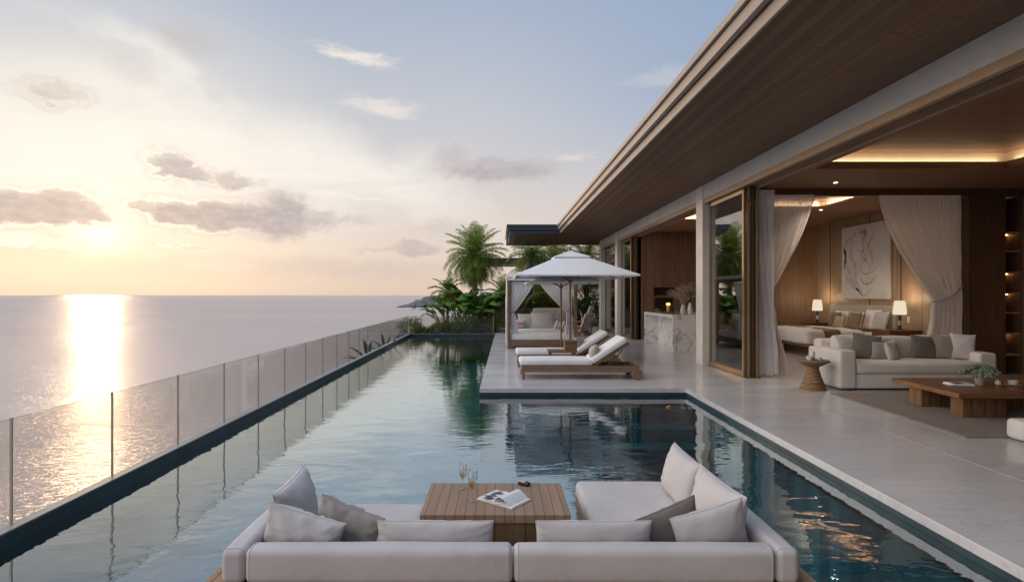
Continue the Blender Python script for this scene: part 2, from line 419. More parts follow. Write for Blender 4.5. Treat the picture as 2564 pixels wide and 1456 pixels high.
body = t.mix(top, body, t.mix(t.mr(th, 4, 34), s2l((214,200,192)), s2l((200,188,188))))
rim = t.m('MULTIPLY', t.mr(v, .25, .6), t.m('MULTIPLY', t.mr(v, .55, .95, 1, 0), t.mr(th, 5, 15, 1, 0)))
base = t.mix(t.m('MULTIPLY', v, .86), base, body)
base = t.mix(t.m('MULTIPLY', rim, .8), base, (1.1, 1.02, .85))
# below the horizon
base = t.mix(t.mr(el, -1.5, -.2, 1, 0), base, s2l((150, 140, 136)))
# unseen sky overhead and far left is brightened to light the scene
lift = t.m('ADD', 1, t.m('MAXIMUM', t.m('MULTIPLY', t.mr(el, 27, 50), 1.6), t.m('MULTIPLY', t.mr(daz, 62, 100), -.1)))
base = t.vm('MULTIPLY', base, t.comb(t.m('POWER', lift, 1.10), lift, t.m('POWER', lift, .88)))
side = t.m('MULTIPLY', t.mr(az, -52, -80), t.mr(az, -165, -125))  # added warm fill from the sky left of the frame
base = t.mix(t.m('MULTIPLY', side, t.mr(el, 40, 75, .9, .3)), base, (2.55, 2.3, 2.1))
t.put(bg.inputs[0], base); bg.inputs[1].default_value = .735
sky = t.new('ShaderNodeTexSky', sky_type='NISHITA'); sky.sun_disc = False
sky.sun_elevation = R(SUN_EL); sky.sun_rotation = R(SUN_AZ); sky.air_density = 1; sky.dust_density = 2
b2 = t.new('ShaderNodeBackground'); t.l.new(sky.outputs[0], b2.inputs[0]); b2.inputs[1].default_value = .004
ad = t.new('ShaderNodeAddShader'); t.l.new(bg.outputs[0], ad.inputs[0]); t.l.new(b2.outputs[0], ad.inputs[1])
t.l.new(ad.outputs[0], out.inputs[0])
w.cycles.sampling_method = 'MANUAL'; w.cycles.sample_map_resolution = 1024

sl = bpy.data.lights.new('sun', 'SUN'); sl.energy = .4; sl.angle = R(3); sl.color = (1, .70, .42)
so = bpy.data.objects.new('sun', sl); C.objects.link(so); so.location = (-20, 30, 20)
so.rotation_euler = sv.to_track_quat('Z', 'Y').to_euler()

# ------------------------------------------------------------------ mesh builder
def lerp(a, b, f): return a+(b-a)*f
class MB:
    def __init__(s): s.v = []; s.f = []
    def add(s, vs, fs, mat=None):
        o = len(s.v)
        for q in vs:
            q = Vector(q); s.v.append(mat @ q if mat else q)
        for q in fs: s.f.append([i+o for i in q])
        return s
    def box(s, x0, x1, y0, y1, z0, z1, mat=None):
        vs = [(x, y, z) for z in (z0, z1) for y in (y0, y1) for x in (x0, x1)]
        return s.add(vs, [(0,2,3,1),(4,5,7,6),(0,1,5,4),(2,6,7,3),(0,4,6,2),(1,3,7,5)], mat)
    def prism(s, pts, z0, z1, mat=None):
        n = len(pts); vs = [(x, y, z0) for x, y in pts]+[(x, y, z1) for x, y in pts]
        fs = [tuple(reversed(range(n))), tuple(range(n, 2*n))]+[(i, (i+1) % n, n+(i+1) % n, n+i) for i in range(n)]
        return s.add(vs, fs, mat)
    def quad(s, a, b, c, d): return s.add([a, b, c, d], [(0, 1, 2, 3)])
    def tube(s, pts, rs, n=8, caps=True):
        pts = [Vector(q) for q in pts]
        if not isinstance(rs, (list, tuple)): rs = [rs]*len(pts)
        rings = []; o = len(s.v); ref = Vector((0, 0, 1))
        for i, q in enumerate(pts):
            d = (pts[min(i+1, len(pts)-1)]-pts[max(i-1, 0)]).normalized()
            r = ref if abs(d.dot(ref)) < .95 else Vector((1, 0, 0))
            a = d.cross(r).normalized(); b = d.cross(a).normalized()
            for k in range(n):
                th = 2*math.pi*k/n; s.v.append(q+(a*math.cos(th)+b*math.sin(th))*rs[i])
        for i in range(len(pts)-1):
            for k in range(n):
                s.f.append([o+i*n+k, o+i*n+(k+1) % n, o+(i+1)*n+(k+1) % n, o+(i+1)*n+k])
        if caps:
            s.f.append([o+k for k in reversed(range(n))]); s.f.append([o+(len(pts)-1)*n+k for k in range(n)])
        return s
    def lathe(s, prof, n=24, loc=(0,0,0), caps=True, mat=None):
        o = len(s.v); vs = []
        for (r, z) in prof:
            for k in range(n):
                th = 2*math.pi*k/n; vs.append((loc[0]+r*math.cos(th), loc[1]+r*math.sin(th), loc[2]+z))
        fs = [(i*n+k, i*n+(k+1) % n, (i+1)*n+(k+1) % n, (i+1)*n+k) for i in range(len(prof)-1) for k in range(n)]
        if caps: fs += [tuple(reversed(range(n))), tuple((len(prof)-1)*n+k for k in range(n))]
        return s.add(vs, fs, mat)
    def soft(s, x0, x1, y0, y1, z0, z1, r=.04, bulge=(0,0,0), nz=.0, seed=0, mat=None, div=8):
        """upholstered block: rounded edges, slightly swelling faces"""
        cx, cy_, cz = (x0+x1)/2, (y0+y1)/2, (z0+z1)/2; h = [(x1-x0)/2, (y1-y0)/2, (z1-z0)/2]
        r = min(r, *[q*.98 for q in h])
        def cs(a):
            e = [a-r+r*math.sin(k*math.pi/8) for k in range(5)]
            i = [lerp(-(a-r), a-r, k/div) for k in range(1, div)]
            return [-q for q in reversed(e)]+i+e
        ax = [cs(q) for q in h]; idx = {}; vs = []
        def pt(p):
            key = tuple(round(q, 6) for q in p)
            if key in idx: return idx[key]
            inn = Vector([max(-(h[i]-r), min(h[i]-r, p[i])) for i in range(3)])
            d = Vector(p)-inn
            q = inn+(d.normalized()*r if d.length > 1e-9 else d)
            for i in range(3):
                if bulge[i]:
                    j, k = [a for a in range(3) if a != i]
                    f = (1-(q[j]/h[j])**2)*(1-(q[k]/h[k])**2)
                    q[i] += bulge[i]*max(f, 0)**.7*(q[i]/h[i])
            if nz:
                w_ = Vector((q.x*3.3+seed*7, q.y*3.3, q.z*3.3)); q += Vector((noise.noise(w_), noise.noise(w_+Vector((9,3,1))), noise.noise(w_+Vector((2,8,5)))))*nz
            idx[key] = len(vs); vs.append((q.x+cx, q.y+cy_, q.z+cz)); return idx[key]
        fs = []
        for i in range(3):
            j, k = [(1,2),(2,0),(0,1)][i]
            for sg in (-1, 1):
                A, B = ax[j], ax[k]
                for a in range(len(A)-1):
                    for b in range(len(B)-1):
                        q = []
                        for (u, v_) in ((a,b),(a+1,b),(a+1,b+1),(a,b+1)):
                            p = [0,0,0]; p[i] = sg*h[i]; p[j] = A[u]; p[k] = B[v_]; q.append(pt(p))
                        q = q if sg > 0 else q[::-1]
                        if len(set(q)) >= 3: fs.append(tuple(dict.fromkeys(q)))
        return s.add(vs, fs, mat)
    def pillow(s, w_, h_, t_, mat, seed=0, wr=.012, n=26, pinch=.07):
        """scatter cushion: local x width, z height from 0, y thickness"""
        vs = []; fs = []; rnd = random.Random(seed)
        def P_(i, j, sg):
            u = math.sin((i/n-.5)*math.pi); v_ = math.sin((j/n-.5)*math.pi)
            x = u*w_/2*(1-pinch*(1-v_*v_)); z = v_*h_/2*(1-pinch*(1-u*u))
            th = (max(0, 1-u**2)*max(0, 1-v_**2))**.40
            y = sg*t_/2*th
            e = max(abs(u), abs(v_))
            q = Vector((x*9+seed, z*9, sg*3)); nn = noise.noise(q)*.5
            ed = math.exp(-((1-e)/.30)**2)
            a_ = math.atan2(v_, u)
            wrk = noise.noise(Vector((math.cos(a_)*7+seed, math.sin(a_)*7, sg*2+e*.8)))*ed*1.3+noise.noise(q*2.6)*.35
            y += sg*wr*(nn*1.5+wrk)*min(1, th*2.5)
            z2 = z+h_/2-.02*h_*(1-v_)*0
            return (x, y, z2)
        idx = {}
        for sg in (-1, 1):
            for i in range(n+1):
                for j in range(n+1):
                    edge = i in (0, n) or j in (0, n)
                    key = (i, j, 0 if edge else sg)
                    if key not in idx: idx[key] = len(vs); vs.append(P_(i, j, sg))
            for i in range(n):
                for j in range(n):
                    q = []
                    for a, b in ((i,j),(i+1,j),(i+1,j+1),(i,j+1)):
                        edge = a in (0, n) or b in (0, n); q.append(idx[(a, b, 0 if edge else sg)])
                    fs.append(tuple(q if sg < 0 else q[::-1]))
        return s.add(vs, fs, mat)
    def build(s, name, mat, parent=None, smooth=None, bevel=0, local=False, sharp=35):
        me = bpy.data.meshes.new(name)
        off = Vector((0, 0, 0))
        if parent and not local:
            q = parent
            while q: off += q.location; q = q.parent
        me.from_pydata([tuple(v-off) for v in s.v], [], s.f); me.update()
        me.materials.append(M[mat] if isinstance(mat, str) else mat)
        o = bpy.data.objects.new(name, me); C.objects.link(o)
        if parent: o.parent = parent
        if smooth is not None:
            for p_ in me.polygons: p_.use_smooth = True
            if smooth: me.set_sharp_from_angle(angle=R(smooth))
        if bevel:
            b = o.modifiers.new('bevel', 'BEVEL'); b.width = bevel; b.segments = 2; b.limit_method = 'ANGLE'; b.angle_limit = R(40)
        return o

def seam(par, x0, x1, y0, y1, z0, z1, r, mat, ends=(1, 1), axis='x'):
    """raised seams running round both ends of an upholstered block"""
    if axis == 'x': a0, a1, b0, b1 = x0, x1, y0, y1
    else: a0, a1, b0, b1 = y0, y1, x0, x1
    for e, a in ((ends[0], a0+r*.75), (ends[1], a1-r*.75)):
        if not e: continue
        p = []
        for (cb, cz, t0) in ((b1-r, z1-r, 0), (b0+r, z1-r, 90), (b0+r, z0+r, 180), (b1-r, z0+r, 270)):
            for k in range(6):
                th = R(t0+k*18); q = (cb+math.cos(th)*(r-.001), cz+math.sin(th)*(r-.001))
                p.append((a, q[0], q[1]) if axis == 'x' else (q[0], a, q[1]))
        p.append(p[0]); MB().tube(p, .0028, 6, False).build('seam', mat, par, smooth=0)

def tag(o, label=None, cat=None, group=None, kind=None):
    if label: o['label'] = label
    if cat: o['category'] = cat
    if group: o['group'] = group
    if kind: o['kind'] = kind
    return o
def thing(name, label, cat, loc=(0,0,0), rz=0, group=None):
    o = bpy.data.objects.new(name, None); C.objects.link(o); o.location = loc; o.rotation_euler = (0, 0, rz)
    o.empty_display_size = .2
    return tag(o, label, cat, group)
def copy_tree(o, parent=None):
    c = o.copy(); C.objects.link(c)
    if parent: c.parent = parent
    for ch in list(o.children): copy_tree(ch, c)
    return c
def dup(o, loc, rz, label, scale=None):
    c = copy_tree(o); c.location = loc; c.rotation_euler = (0, 0, rz); c['label'] = label
    if scale: c.scale = (scale,)*3
    return c
def TM(loc, rz=0, tilt=0, roll=0):
    return Matrix.Translation(loc) @ Matrix.Rotation(rz, 4, 'Z') @ Matrix.Rotation(roll, 4, 'Y') @ Matrix.Rotation(tilt, 4, 'X')
def edge_pt(i, j, n, w_, h_, pinch, Mx):
    u = math.sin((i/n-.5)*math.pi); v_ = math.sin((j/n-.5)*math.pi)
    return Mx @ Vector((u*w_/2*(1-pinch*(1-v_*v_)), 0, v_*h_/2*(1-pinch*(1-u*u))+h_/2))
def cushion(loc, w_, h_, t_, rz, tilt, roll, mat, label, seed, group=None, name='cushion', cat='cushion', wr=.010, pinch=.07):
    b = MB().pillow(w_, h_, t_, TM((0,0,0), rz, tilt, roll), seed, wr, 26, pinch)
    o = b.build(name, mat, None, smooth=0); o.location = loc
    if loc[1] < 6:
        n = 26; Mx = TM((0,0,0), rz, tilt, roll); path = []
        for (i0, j0, di, dj) in ((0,0,1,0),(n,0,0,1),(n,n,-1,0),(0,n,0,-1)):
            for k in range(n): path.append(b.v[0]*0 + edge_pt(i0+di*k, j0+dj*k, n, w_, h_, pinch, Mx))
        path.append(path[0].copy())
        MB().tube(path, .0042, 6, False).build('piping', mat, o, smooth=0, local=True)
    return tag(o, label, cat, group)
# ================================================================== setting
WL = -.13
def xl(Y): return -3.37-.0181*(Y-3.883)          # inner face of the sea-side pool wall
def xr(Y): return 3.066+.0205*(Y-3.363)          # deck edge along the pool
YF = 24.1; YP = 9.87; XC = xr(YP)
o = MB().quad((-30000, -2000, -15), (30000, -2000, -15), (30000, 40000, -15), (-30000, 40000, -15)).build('sea', 'sea'); tag(o, kind='structure')
# water surface
o = MB(); o.add([(xl(-2), -2, WL), (xr(-2), -2, WL), (XC, YP, WL), (-.34, YP, WL), (-.168, YF, WL), (xl(YF), YF, WL)], [(0,1,2,3,4,5)])
o = o.build('pool_water', 'water'); tag(o, kind='structure')
# basin: floor, walls under the deck edge
b = MB().box(-4.0, 3.6, -2.3, YF+.3, -1.4, -1.25)
b.prism([(xr(-2)+.012, -2), (xr(-2)+.3, -2), (XC+.3, YP+.3), (XC+.012, YP+.012)], -1.25, -.076)
b.prism([(-.33, YP+.012), (XC+.012, YP+.012), (XC+.3, YP+.3), (-.1, YP+.3), (.1, YF), (-.156, YF)], -1.25, -.076)
b.box(1.55, 3.15, YP-.40, YP+.011, -1.249, -.30); b.box(1.55, 3.15, YP-.82, YP-.403, -1.249, -.50); b.box(1.55, 3.15, YP-1.24, YP-.823, -1.249, -.72)
b.box(-4, 3.6, -2.3, -2.0, -1.249, -.05)
o = b.build('pool_basin', 'pooltile'); tag(o, kind='structure')
b = MB().prism([(xr(-2)+.006, -2), (xr(-2)+.0115, -2), (XC+.0115, YP), (XC+.006, YP)], -.30, -.0755)
b.prism([(-.335, YP+.006), (XC+.003, YP+.006), (XC+.003, YP+.0115), (-.335, YP+.0115)], -.30, -.0755)
o = b.build('waterline_tile_band', 'edgetile'); tag(o, kind='structure')
b = MB().prism([(xl(-2), -2), (xl(YF), YF), (-.17, YF), (-.17, YF+.09), (xl(YF)-.09, YF+.09), (xl(-2)-.09, -2)], -1.3, -.0315)
b.prism([(xl(-2)-.092, -2), (xl(YF)-.092, YF+.092), (xl(YF)-.2, YF+.2), (xl(-2)-.2, -2)], -2.2, -.25)
o = b.build('pool_edge_wall', 'edgetile'); tag(o, kind='structure')
b = MB().prism([(xl(-2)-.012, -2), (xl(YF)-.012, YF+.012), (-.17, YF+.012), (-.17, YF+.10), (xl(YF)-.105, YF+.10), (xl(-2)-.105, -2)], -.0312, -.024)
o = b.build('pool_edge_coping', 'coping'); tag(o, kind='structure')
# deck slab
b = MB().prism([(xr(-2), -2), (30, -2), (30, 29.4), (-.11, 29.4), (-.34, YP), (XC, YP)], -.075, 0)
o = b.build('stone_terrace', 'deck', bevel=.004); tag(o, kind='structure')
# floor track line
b = MB().prism([(4.47, 2), (4.483, 2), (4.563, 7.9), (4.55, 7.9)], .0005, .004); o = b.build('floor_track_strip', 'coping'); tag(o, kind='structure')
# garden ground behind the pool
b = MB().box(-4.3, -.12, YF+.12, 27.5, -2, -.16); b.box(-3.0, 20, 29.42, 38, -2, -.10); b.box(-3.0, -.13, 27.5, 29.42, -2, -.12)
b.box(-4.25, -3.86, 15, 23.5, -2.2, -.52)
o = b.build('garden_ground', 'soil'); tag(o, kind='structure')
# headland
rnd = random.Random(3)
b = MB(); n, mrows = 160, 24; vs = []
for j in range(mrows+1):
    for i in range(n+1):
        u, v = i/n, j/mrows
        X = -141+u*260; Y = 770+v*90
        hgt = 16*min(1, u*5.5)**.7*math.sin(math.pi*min(1, v*1.15+.02))**.6*(.78+.4*noise.noise(Vector((u*9, v*3, 1))))*(1-max(0, u-.55)*.4)
        hgt += (noise.noise(Vector((u*30, v*8, 4)))*3.0+noise.noise(Vector((u*90, v*20, 7)))*1.2)*min(1, u*8)
        vs.append((X+noise.noise(Vector((v*6, u*9, 2)))*8, Y, -15.4+max(0, hgt)))
fs = [(j*(n+1)+i, j*(n+1)+i+1, (j+1)*(n+1)+i+1, (j+1)*(n+1)+i) for j in range(mrows) for i in range(n)]
o = b.add(vs, fs).build('headland', 'rock', smooth=30); tag(o, kind='structure')

# ------------------------------------------------------------------ glass fence
ys = [1.9, 2.98]+[4.07+1.09*k for k in range(12)]
fn = thing('glass_fence', 'frameless tinted glass fence with slim posts along the sea edge of the pool', 'fence', (-3.5, 4, 0))
def fx(Y): return xl(Y)-.075
ys2 = ys+[24.15]
for i in range(len(ys2)-1):
    a, c = ys2[i]+.012, ys2[i+1]-.012
    MB().prism([(fx(a), a), (fx(c), c), (fx(c)-.012, c), (fx(a)-.012, a)], -.06, .727).build('glass_panel', 'fence_glass', fn)
    MB().prism([(fx(a)+.0003, a), (fx(c)+.0003, c), (fx(c)-.0123, c), (fx(a)-.0123, a)], .7272, .7292).build('polished_edge', 'coping', fn)
for Y in ys[:]:
    MB().box(fx(Y)-.014, fx(Y)+.003, Y-.005, Y+.005, -.05, .733).build('post', 'steel', fn, bevel=.001)
MB().box(fx(24.15)-.02, fx(24.15)+.008, 24.14, 24.168, -.05, .733).build('post', 'ceramic', fn)
x0 = fx(24.15)
for a, c in ((x0+.02, -1.95), (-1.93, -.27)):
    MB().box(a, c, 24.18, 24.19, -.024, .72).build('glass_panel', 'fence_glass', fn)
MB().box(-.27, -.25, 24.17, 24.2, -.05, .73).build('post', 'steel', fn)

# ------------------------------------------------------------------ the villa
V = thing('villa', 'open fronted single storey villa with deep boarded eaves and stone columns beside the pool', 'house', (4.62, 13, 0))
# roof slab and stepped fascia (profile in x,z); wing to the left at the far end
YE0, YE1 = 23.1, 28.6
b = MB()
def roofring(off, z0, z1):
    xo = 2.42-off
    b.prism([(xo, -3), (xo+.3, -3), (xo+.3, YE0+.3-off), (xo, YE0-off)], z0, z1)
    b.prism([(.34-off+.08, YE0-off), (xo, YE0-off), (xo+.3, YE0+.3-off), (.34-off+.38, YE0+.3-off)], z0, z1)
    b.prism([(.34-off+.08, YE0-off), (.34-off+.38, YE0+.3-off), (.34-off+.38, YE1), (.34-off+.08, YE1)], z0, z1)
zs = [(0, 4.067, 4.200), (.085, 4.2025, 4.335), (.13, 4.3375, 4.415)]
bands = []
for off, z0, z1 in zs:
    b = MB()
    xo = 2.42-off; xw = .42-off; yo = YE0-off
    b.prism([(xo, -3), (xo+.03, -3), (xo+.03, yo+.03), (xo, yo)], z0, z1)
    if off: b.prism([(xo+.031, -3), (xo+.2, -3), (xo+.2, yo+.2), (xo+.031, yo+.031)], z0, z0+.02)
    bands.append(('fascia', b, 'fascia'))
    b = MB()
    b.prism([(xw, yo), (xo-.001, yo), (xo+.249, yo+.25), (xw+.25, yo+.25)], z0, z1)
    b.prism([(xw, yo+.002), (xw+.25, yo+.252), (xw+.25, YE1), (xw, YE1)], z0+.0005, z1-.0005)
    bands.append(('wing_fascia', b, 'slate'))
for nm, b, mt in bands: b.build(nm, mt, V)
# shade under each fascia step, painted as dark strips between the bands
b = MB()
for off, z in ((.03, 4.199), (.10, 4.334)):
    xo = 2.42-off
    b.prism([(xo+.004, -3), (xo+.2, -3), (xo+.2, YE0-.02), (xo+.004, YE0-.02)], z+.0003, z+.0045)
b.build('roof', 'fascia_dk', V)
b = MB().prism([(2.42, -3), (24, -3), (24, 30), (3, 30), (3, YE1-.01), (.5, YE1-.01), (.5, YE0+.15), (2.45, YE0+.15)], 4.21, 4.40)
b.build('roof', 'slate', V)
b = MB().prism([(2.452, -3), (4.93, -3), (4.93, YE1), (2.452, YE1)], 4.08, 4.12)
b.build('soffit', 'soffit', V)
b = MB().prism([(.55, YE0+.12), (2.451, YE0+.12), (2.451, YE1), (.55, YE1)], 4.081, 4.12)
b.build('soffit', 'soffit', V)
b = MB().box(.34, 2.36, YE1+.0, YE1+.1, 4.06, 4.3); b.build('soffit_end_board', 'fascia_dk', V)
# beam + columns
MB().box(4.62, 4.93, -3, 26.4, 3.775, 4.079).build('beam', 'conc', V)
for y0, y1 in ((13.05, 13.48), (22.5, 22.95), (26.15, 26.4), (-1.6, -1.2)):
    MB().box(4.605, 4.935, y0, y1, 0, 4.0785).build('column', 'col', V, bevel=.006)
# track header over each opening
for y0, y1 in ((-1.19, 13.04), (13.49, 22.49), (22.96, 26.14)):
    b = MB().box(4.622, 4.70, y0, y1, 3.665, 3.774)
    b.box(4.702, 4.955, y0, y1, 3.735, 3.773)
    for k in range(3): b.box(4.745+k*.07, 4.757+k*.07, y0, y1, 3.695, 3.734)
    b.box(4.956, 5.02, y0, y1, 3.665, 4.05)
    b.build('door_header', 'tan', V)
# bottom sill rails
for y0, y1 in ((11.0, 13.04), (20.7, 22.49), (22.96, 26.14)):
    MB().box(4.71, 4.98, y0, y1, .0005, .018).build('sill_rail', 'bronze', V)
# sliding panels
def slider(X, y0, y1, glass=True, w_=.07, t_=.045, mt='bronze'):
    f = MB().box(X, X+t_, y0, y0+w_, .02, 3.70); f.box(X, X+t_, y1-w_, y1, .02, 3.70)
    f.box(X+.001, X+t_-.001, y0+w_, y1-w_, .02, .115); f.box(X+.001, X+t_-.001, y0+w_, y1-w_, 3.58, 3.70)
    p_ = f.build('sliding_door', mt, V, bevel=.003)
    if glass:
        MB().box(X+.017, X+.027, y0+w_+.001, y1-w_-.001, .116, 3.579).build('glass', 'glass', p_)
slider(4.735, 11.16, 13.0)
slider(4.80, 11.10, 12.7); slider(4.865, 11.06, 12.66, mt='bronze_dk'); slider(4.93, 11.02, 12.6)
slider(4.735, 20.75, 22.44)
slider(4.80, 20.7, 22.3, mt='bronze_dk'); slider(4.865, 20.68, 22.2); slider(4.93, 20.66, 22.1, mt='bronze_dk')
slider(4.735, 23.0, 24.55); slider(4.80, 24.5, 26.1, mt='bronze_dk')
MB().box(4.58, 4.63, 26.41, 26.46, 0, 3.8).build('corner_post', 'ceramic', V)

# interior ceilings with recessed light trays
def tray(x0, x1, y0, y1, hx0, hx1, hy0, hy1, zl, lip, zu, m1='ceil_plain', m2='ceil', lite=(1,1,1,1), rec=.17, st='cove'):
    b = MB()
    b.box(x0, x1, hy1, y1, zl, zl+lip); b.box(x0, x1, y0, hy0, zl, zl+lip)
    b.box(x0, hx0, hy0+.001, hy1-.001, zl, zl+lip); b.box(hx1, x1, hy0+.001, hy1-.001, zl, zl+lip)
    b.build('lower_ceiling', m1, V)
    b = MB()
    b.box(hx0-rec, hx1+rec, hy1+rec, hy1+rec+.03, zl+lip, zu); b.box(hx0-rec, hx1+rec, hy0-rec-.03, hy0-rec, zl+lip, zu)
    b.box(hx0-rec-.03, hx0-rec, hy0-rec, hy1+rec, zl+lip, zu); b.box(hx1+rec, hx1+rec+.03, hy0-rec, hy1+rec, zl+lip, zu)
    b.build('ceiling_tray', 'tray', V)
    MB().box(hx0-rec-.03, hx1+rec+.03, hy0-rec-.03, hy1+rec+.03, zu, zu+.03).build('ceiling', m2, V)
    z = zl+lip+.001
    L = []
    if lite[0]: L.append((hx0, hx1, hy1+rec-.07, hy1+rec-.03))
    if lite[1]: L.append((hx0, hx1, hy0-rec+.03, hy0-rec+.07))
    if lite[2]: L.append((hx1+rec-.07, hx1+rec-.03, hy0, hy1))
    if lite[3]: L.append((hx0-rec+.03, hx0-rec+.07, hy0, hy1))
    for a in L: MB().box(a[0], a[1], a[2], a[3], z, z+.008).build('light_strip', st, V)
tray(5.021, 11.2, -1.2, 11.62, 5.35, 8.62, 1.5, 9.8, 3.745, .125, 4.06, lite=(1,0,1,0))
tray(5.021, 10.3, 11.80, 15.5, 5.6, 8.45, 12.6, 15.1, 3.86, .07, 4.06, st='cove2')
tray(5.021, 10.3, 15.502, 20.7, 5.3, 7.0, 15.9, 17.6, 3.86, .07, 4.06, st='cove2')
# partition frame between lounge and bedroom
b = MB().box(5.021, 11.2, 11.63, 11.79, 3.605, 4.05)
b.build('partition_header', 'dark_wall', V)
MB().box(9.30, 9.50, 11.64, 11.84, 0, 3.604).build('partition_jamb', 'teak_z', V, bevel=.004)
MB().box(9.51, 10.22, 11.66, 11.86, 0, 3.603).build('dark_panel_wall', 'dark_wall', V)
# shelf niche
b = MB().box(10.2205, 10.24, 11.64, 12.02, 0, 3.6); b.box(10.56, 10.58, 11.64, 12.02, 0, 3.6); b.box(10.24, 10.56, 12.0, 12.02, 0, 3.6)
b.build('shelf_niche', 'dark_wall', V)
for k, z in enumerate((.37, .80, 1.22, 1.62, 2.04, 2.47, 2.85)):
    sh = MB().box(10.241, 10.559, 11.66, 11.999, z, z+.03).build('shelf', 'wall_x', V)
    if k in (1, 3, 4, 6): MB().box(10.46, 10.54, 11.93, 11.96, z-.012, z-.002).build('light_strip', 'niche', sh)
b = MB().box(10.581, 10.68, 11.60, 11.9, 0, 3.6); b.box(10.68, 11.2, 11.66, 11.9, 0, 3.6)
b.build('partition_jamb', 'teak_z', V)
# walls
MB().box(11.2, 11.35, -1.2, 11.9, 0, 4.05).build('wall', 'wall_y', V)
MB().box(10.3, 10.45, 12.03, 18.8, 0, 4.05).build('wall', 'wall_y', V)
b = MB().box(7.2, 10.45, 18.801, 18.95, 0, 4.05); b.build('wall', 'wall_x', V)
MB().box(7.2, 7.34, 18.96, 20.6, 0, 4.05).build('wall', 'wall_y', V)
# kitchen back wall with hearth niche
b = MB().box(5.10, 5.53, 20.6, 20.75, 0, 3.86); b.box(6.26, 7.4, 20.6, 20.75, 0, 3.86)
b.box(5.53, 6.26, 20.6, 20.75, 1.87, 3.86); b.box(5.53, 6.26, 20.6, 20.75, 0, .72)
b.build('wall', 'rib_wall', V)
b = MB().box(5.53, 6.26, 21.0, 21.05, .7, 1.9); b.box(5.50, 5.53, 20.7505, 21.0, .7, 1.9); b.box(6.26, 6.29, 20.7505, 21.0, .7, 1.9)
b.build('hearth_niche', 'dark_wall', V)
b = MB().box(5.53, 6.26, 20.62, 20.99, 1.50, 1.57); b.box(5.53, 5.57, 20.62, 20.99, .721, 1.499); b.build('shelf', 'rib_wall', V)
b = MB().box(4.98, 12, 26.4, 26.6, 0, 4.05); b.box(11.9, 12.1, 21.2, 26.4, 0, 4.05); b.box(5.03, 11.9, 22.95, 23.1, 0, 4.05)
b.build('wall', 'rib_wall', V)
MB().box(5.021, 12.1, 20.76, 26.6, 3.86, 3.9).build('ceiling', 'ceil', V)
MB().box(13.9, 14.0, -3, 30, 0, 4.1).build('wall', 'wall_y', V)
MB().box(4.95, 14, -3.0, -2.85, 0, 4.1).build('wall', 'wall_x', V)
# grooves / door in the bedroom feature wall
for Y in (14.75, 17.9, 16.0): MB().box(10.288, 10.2995, Y-.008, Y+.008, 0, 3.85).build('panel_groove', 'black', V)
d = MB().box(10.262, 10.299, 13.35, 14.3, .01, 2.6).build('door', 'wall_y', V, bevel=.003)
MB().tube([(10.26, 14.2, 1.2), (10.2, 14.2, 1.2), (10.2, 14.06, 1.2)], .012).build('handle', 'gold', d, smooth=40)
MB().box(10.285, 10.299, 14.42, 14.52, .9, 1.06).build('light_switch', 'ceramic', V, bevel=.003)
def lampdata(name, kind, loc, W, col, size=.03, spot=None, rot=None):
    l = bpy.data.lights.new(name, kind); l.energy = W; l.color = col
    l.shadow_soft_size = size
    if spot: l.spot_size = spot; l.spot_blend = .6
    o = bpy.data.objects.new(name, l); C.objects.link(o); o.location = loc
    if rot: o.rotation_euler = rot
    return o
for (x, y, z) in ((6.43, 11.0, 3.745), (8.55, 15.3, 3.86)):
    lampdata('downlight_beam', 'SPOT', (x, y, z-.02), 75, (1, .80, .60), .04, R(110))
    MB().lathe([(.035, -.004), (.035, .0)], 20, (x, y, z-.0005)).build('downlight', 'spot', V)

# ------------------------------------------------------------------ pavilion behind the garden
p_ = thing('garden_pavilion', 'distant flat slate coloured pavilion roof on pale posts behind the palms', 'pavilion', (.5, 33, 0))
MB().box(-1.3, 1.5, 32, 35, 3.40, 3.66).build('roof', 'slate', p_, bevel=.01)
MB().box(-1.25, 1.45, 32.05, 34.9, 3.30, 3.398).build('soffit', 'soffit', p_)
for x in (-1.1, 1.2): MB().box(x, x+.15, 32.3, 32.45, -.1, 3.299).build('post', 'col', p_)
MB().box(.2, 1.4, 34.5, 34.65, -.1, 2.4).build('wall', 'conc', p_)
M['greywall'] = plain('weathered_render', (.16, .145, .135), .9, .25, 2, 0, .3, 30)
# low rendered planter wall behind the daybed
o = MB().box(-.1, 3.6, 28.2, 28.45, 0.001, .95).build('garden_wall', 'greywall', bevel=.01)
tag(o, 'low grey rendered garden wall behind the canopied daybed', 'wall')
# ================================================================== foreground lounge standing in the pool
ZB, ZT, YR = -.012, .18, 3.2
def island(sx):
    pass
# left sofa
S = thing('outdoor_sofa', 'white L shaped outdoor sofa at the sea side of the teak table, nearest the fence', 'sofa', (-.9, 3.6, WL), group='white outdoor sofas in the pool')
MB().soft(-1.42, .0745, 3.2, 3.335, ZB, ZT, .034, (0,.008,.006), .003, 1).build('backrest', 'fab_white', S, smooth=0)
MB().soft(-1.555, -1.425, 3.205, 4.30, ZB, ZT, .034, (.006,0,.006), .003, 2, div=14).build('armrest', 'fab_white', S, smooth=0)
MB().soft(-1.42, -.525, 3.34, 4.30, -.075, .05, .04, (0,.004,.012), .003, 3, div=14).build('seat_cushion', 'fab_white', S, smooth=0)
seam(S, -1.42, .0745, 3.2, 3.335, ZB, ZT, .034, 'fab_white'); seam(S, -1.555, -1.425, 3.205, 4.30, ZB, ZT, .034, 'fab_white', axis='y')
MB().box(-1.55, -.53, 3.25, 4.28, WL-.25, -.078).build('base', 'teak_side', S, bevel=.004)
MB().box(-.529, -.05, 3.25, 3.5, WL-.25, -.078).build('base', 'teak_side', S, bevel=.004)
